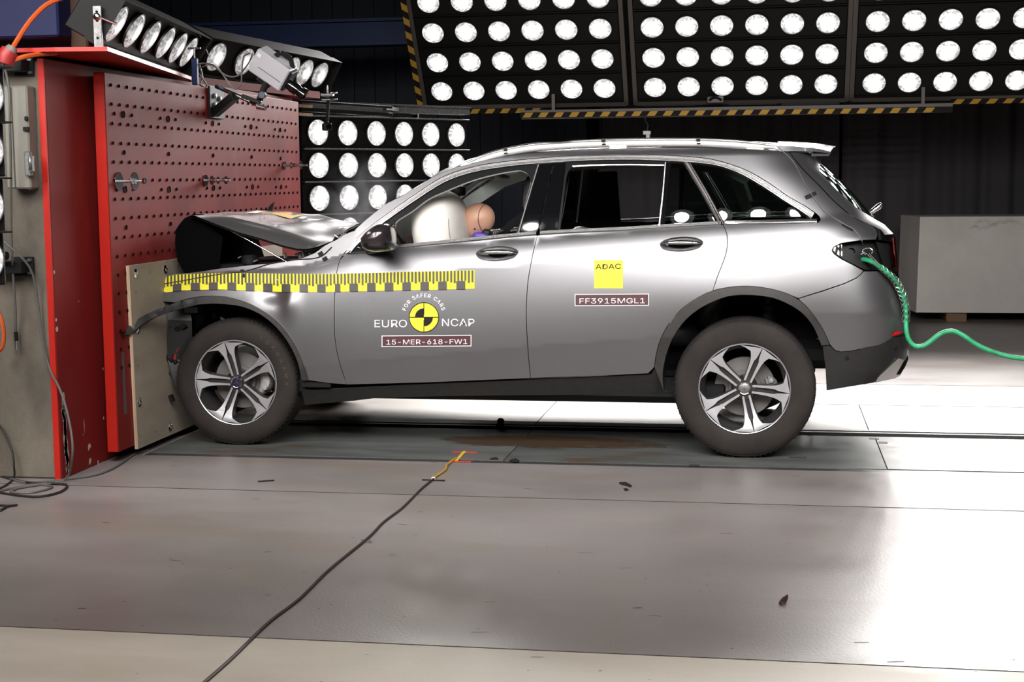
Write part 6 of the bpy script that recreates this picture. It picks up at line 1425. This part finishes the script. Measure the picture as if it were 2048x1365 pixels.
chip(989, 920, .03, 'flat black scrap at the near track edge, left of the plate joint', 3); chip(1028, 923.3, .045, 'long black scrap at the near track edge, right of the plate joint', 4)
mb = MB(); c = onZ(1007, 852, 0); c = Vector((c.x, 8.70, 0)); mb.box(c+Vector((0, 0, .0)), (.05, .03, .07), bev=.008); mb.lathe([(.018, 0), (.022, .02), (.012, .032), (0, .034)], c+Vector((0, 0, .03)), (.1, 0, 1), 16); mb.build('track_stop', 'black', label='small black stop standing in the track slot under the car', cat='stop')
for i, (u, v, w_) in enumerate(((1486, 892, 22), (1320, 893, 26), (1182, 891, 22), (1595, 914, 34), (1748, 876, 20), (1766, 884, 18), (1388, 929, 20))):
    flat_poly('floor_mark', [gl(u-w_/2, v-1.5), gl(u+w_/2, v-1), gl(u+w_/2, v+2), gl(u-w_/2, v+1.5)], mat('mark_dark', (.05, .045, .04), .7), ['dark worn mark on the track plate under the rear wheel front, in the brown stain', 'dark square mark beside the rear tyre on the track plate', 'dark mark on the brown stained track plate, middle of the car', 'black dash on the track plate right below the rear tyre', 'dark worn mark left of the plate joint behind the rear wheel', 'dark worn mark right of the plate joint behind the rear wheel', 'black scrap at the track edge in front of the rear tyre'][i], 'mark')
rr_ = random.Random(11); 
mb = MB()
for i in range(150):
    x, y = rr_.uniform(-3.3, 1.6), rr_.uniform(3.9, 7.6); L_ = rr_.uniform(.004, .03) if rr_.random() < .3 else rr_.uniform(.002, .006); a = rr_.uniform(-.25, .25); wd = rr_.uniform(.0015, .003)
    d = Vector((cos(a), sin(a), 0)); s_ = Vector((-sin(a), cos(a), 0)); c = Vector((x, y, .0008)); mb.add([c-d*L_-s_*wd, c+d*L_-s_*wd*.4, c+d*L_*.9+s_*wd, c-d*L_*.8+s_*wd*.7], [(0, 1, 2, 3)], flat=True)
mb.build('floor_scuffs', 'blk', label='small dark scuffs and crumbs scattered over the front floor', cat='scuffs', kind='stuff')
# brown oil stain on the track plate under the car
sm = mat('oil_stain', (.075, .042, .02), .55, spec=.3); b_ = sm.node_tree.nodes['Principled BSDF']; tc = N(sm, 'ShaderNodeTexCoord'); mp = N(sm, 'ShaderNodeMapping'); mp.inputs['Scale'].default_value = (1.6, 6, 1)
nz = N(sm, 'ShaderNodeTexNoise', Scale=1.4, Detail=7, Roughness=.65); LK(sm, tc.outputs['Object'], mp.inputs[0]); LK(sm, mp.outputs[0], nz.inputs['Vector'])
mp2 = N(sm, 'ShaderNodeMapping'); mp2.inputs['Scale'].default_value = (1/1.0, 1/.34, 1); ln = N(sm, 'ShaderNodeVectorMath', operation='LENGTH'); LK(sm, tc.outputs['Object'], mp2.inputs[0]); LK(sm, mp2.outputs[0], ln.inputs[0])
f1 = N(sm, 'ShaderNodeMapRange'); f1.inputs[1].default_value = .45; f1.inputs[2].default_value = 1.; f1.inputs[3].default_value = .35; f1.inputs[4].default_value = -.3; LK(sm, ln.outputs['Value'], f1.inputs[0])
ad = N(sm, 'ShaderNodeMath', operation='ADD'); LK(sm, nz.outputs[0], ad.inputs[0]); LK(sm, f1.outputs[0], ad.inputs[1])
f2 = N(sm, 'ShaderNodeMapRange'); f2.inputs[1].default_value = .6; f2.inputs[2].default_value = .82; f2.inputs[4].default_value = .8; LK(sm, ad.outputs[0], f2.inputs[0]); LK(sm, f2.outputs[0], b_.inputs['Alpha'])
mb = MB(); mb.grid([[Vector((x, y, .0018)) for x in (-2.3, -1.3, -.3)] for y in (7.92, 8.3, 8.62)]); mb.build('oil_stain', sm, label='brown oily stain spread over the track plate beneath the car', cat='stain', loc=(-1.25, 8.28, 0))
# thin smoke drifting up in front of the windscreen
sm = bpy.data.materials.new('smoke'); sm.use_nodes = True; nt = sm.node_tree; nt.nodes.clear(); o_ = N(sm, 'ShaderNodeOutputMaterial'); pv = N(sm, 'ShaderNodeVolumePrincipled'); pv.inputs['Color'].default_value = (.9, .9, .95, 1); pv.inputs['Density'].default_value = 0
tc = N(sm, 'ShaderNodeTexCoord'); ln = N(sm, 'ShaderNodeVectorMath', operation='LENGTH'); mp = N(sm, 'ShaderNodeMapping'); mp.inputs['Scale'].default_value = (1/.30, 1/.35, 1/.33)
LK(sm, tc.outputs['Object'], mp.inputs[0]); LK(sm, mp.outputs[0], ln.inputs[0]); nz = N(sm, 'ShaderNodeTexNoise', Scale=5., Detail=4, Distortion=1.2); LK(sm, tc.outputs['Object'], nz.inputs['Vector'])
m1 = N(sm, 'ShaderNodeMapRange'); m1.inputs[1].default_value = .2; m1.inputs[2].default_value = 1.; m1.inputs[3].default_value = 1.; m1.inputs[4].default_value = 0.; LK(sm, ln.outputs['Value'], m1.inputs[0])
m2 = N(sm, 'ShaderNodeMapRange'); m2.inputs[1].default_value = .42; m2.inputs[2].default_value = .7; LK(sm, nz.outputs[0], m2.inputs[0])
mu = N(sm, 'ShaderNodeMath', operation='MULTIPLY'); LK(sm, m1.outputs[0], mu.inputs[0]); LK(sm, m2.outputs[0], mu.inputs[1]); mk = N(sm, 'ShaderNodeMath', operation='MULTIPLY'); mk.inputs[1].default_value = 1.3; LK(sm, mu.outputs[0], mk.inputs[0]); LK(sm, mk.outputs[0], pv.inputs['Density']); LK(sm, pv.outputs[0], o_.inputs['Volume'])
c = onY(722, 412, 9.2); bm = bmesh.new(); bmesh.ops.create_icosphere(bm, subdivisions=3, radius=1.); me = bpy.data.meshes.new('smoke'); 
for v in bm.verts: v.co = Vector((v.co.x*.30, v.co.y*.35, v.co.z*.33))
bm.to_mesh(me); bm.free(); me.materials.append(sm); so = bpy.data.objects.new('smoke_wisp', me); COL.objects.link(so); so.location = c; tag(so, 'faint wisp of smoke rising in front of the windscreen', 'smoke', kind='stuff')
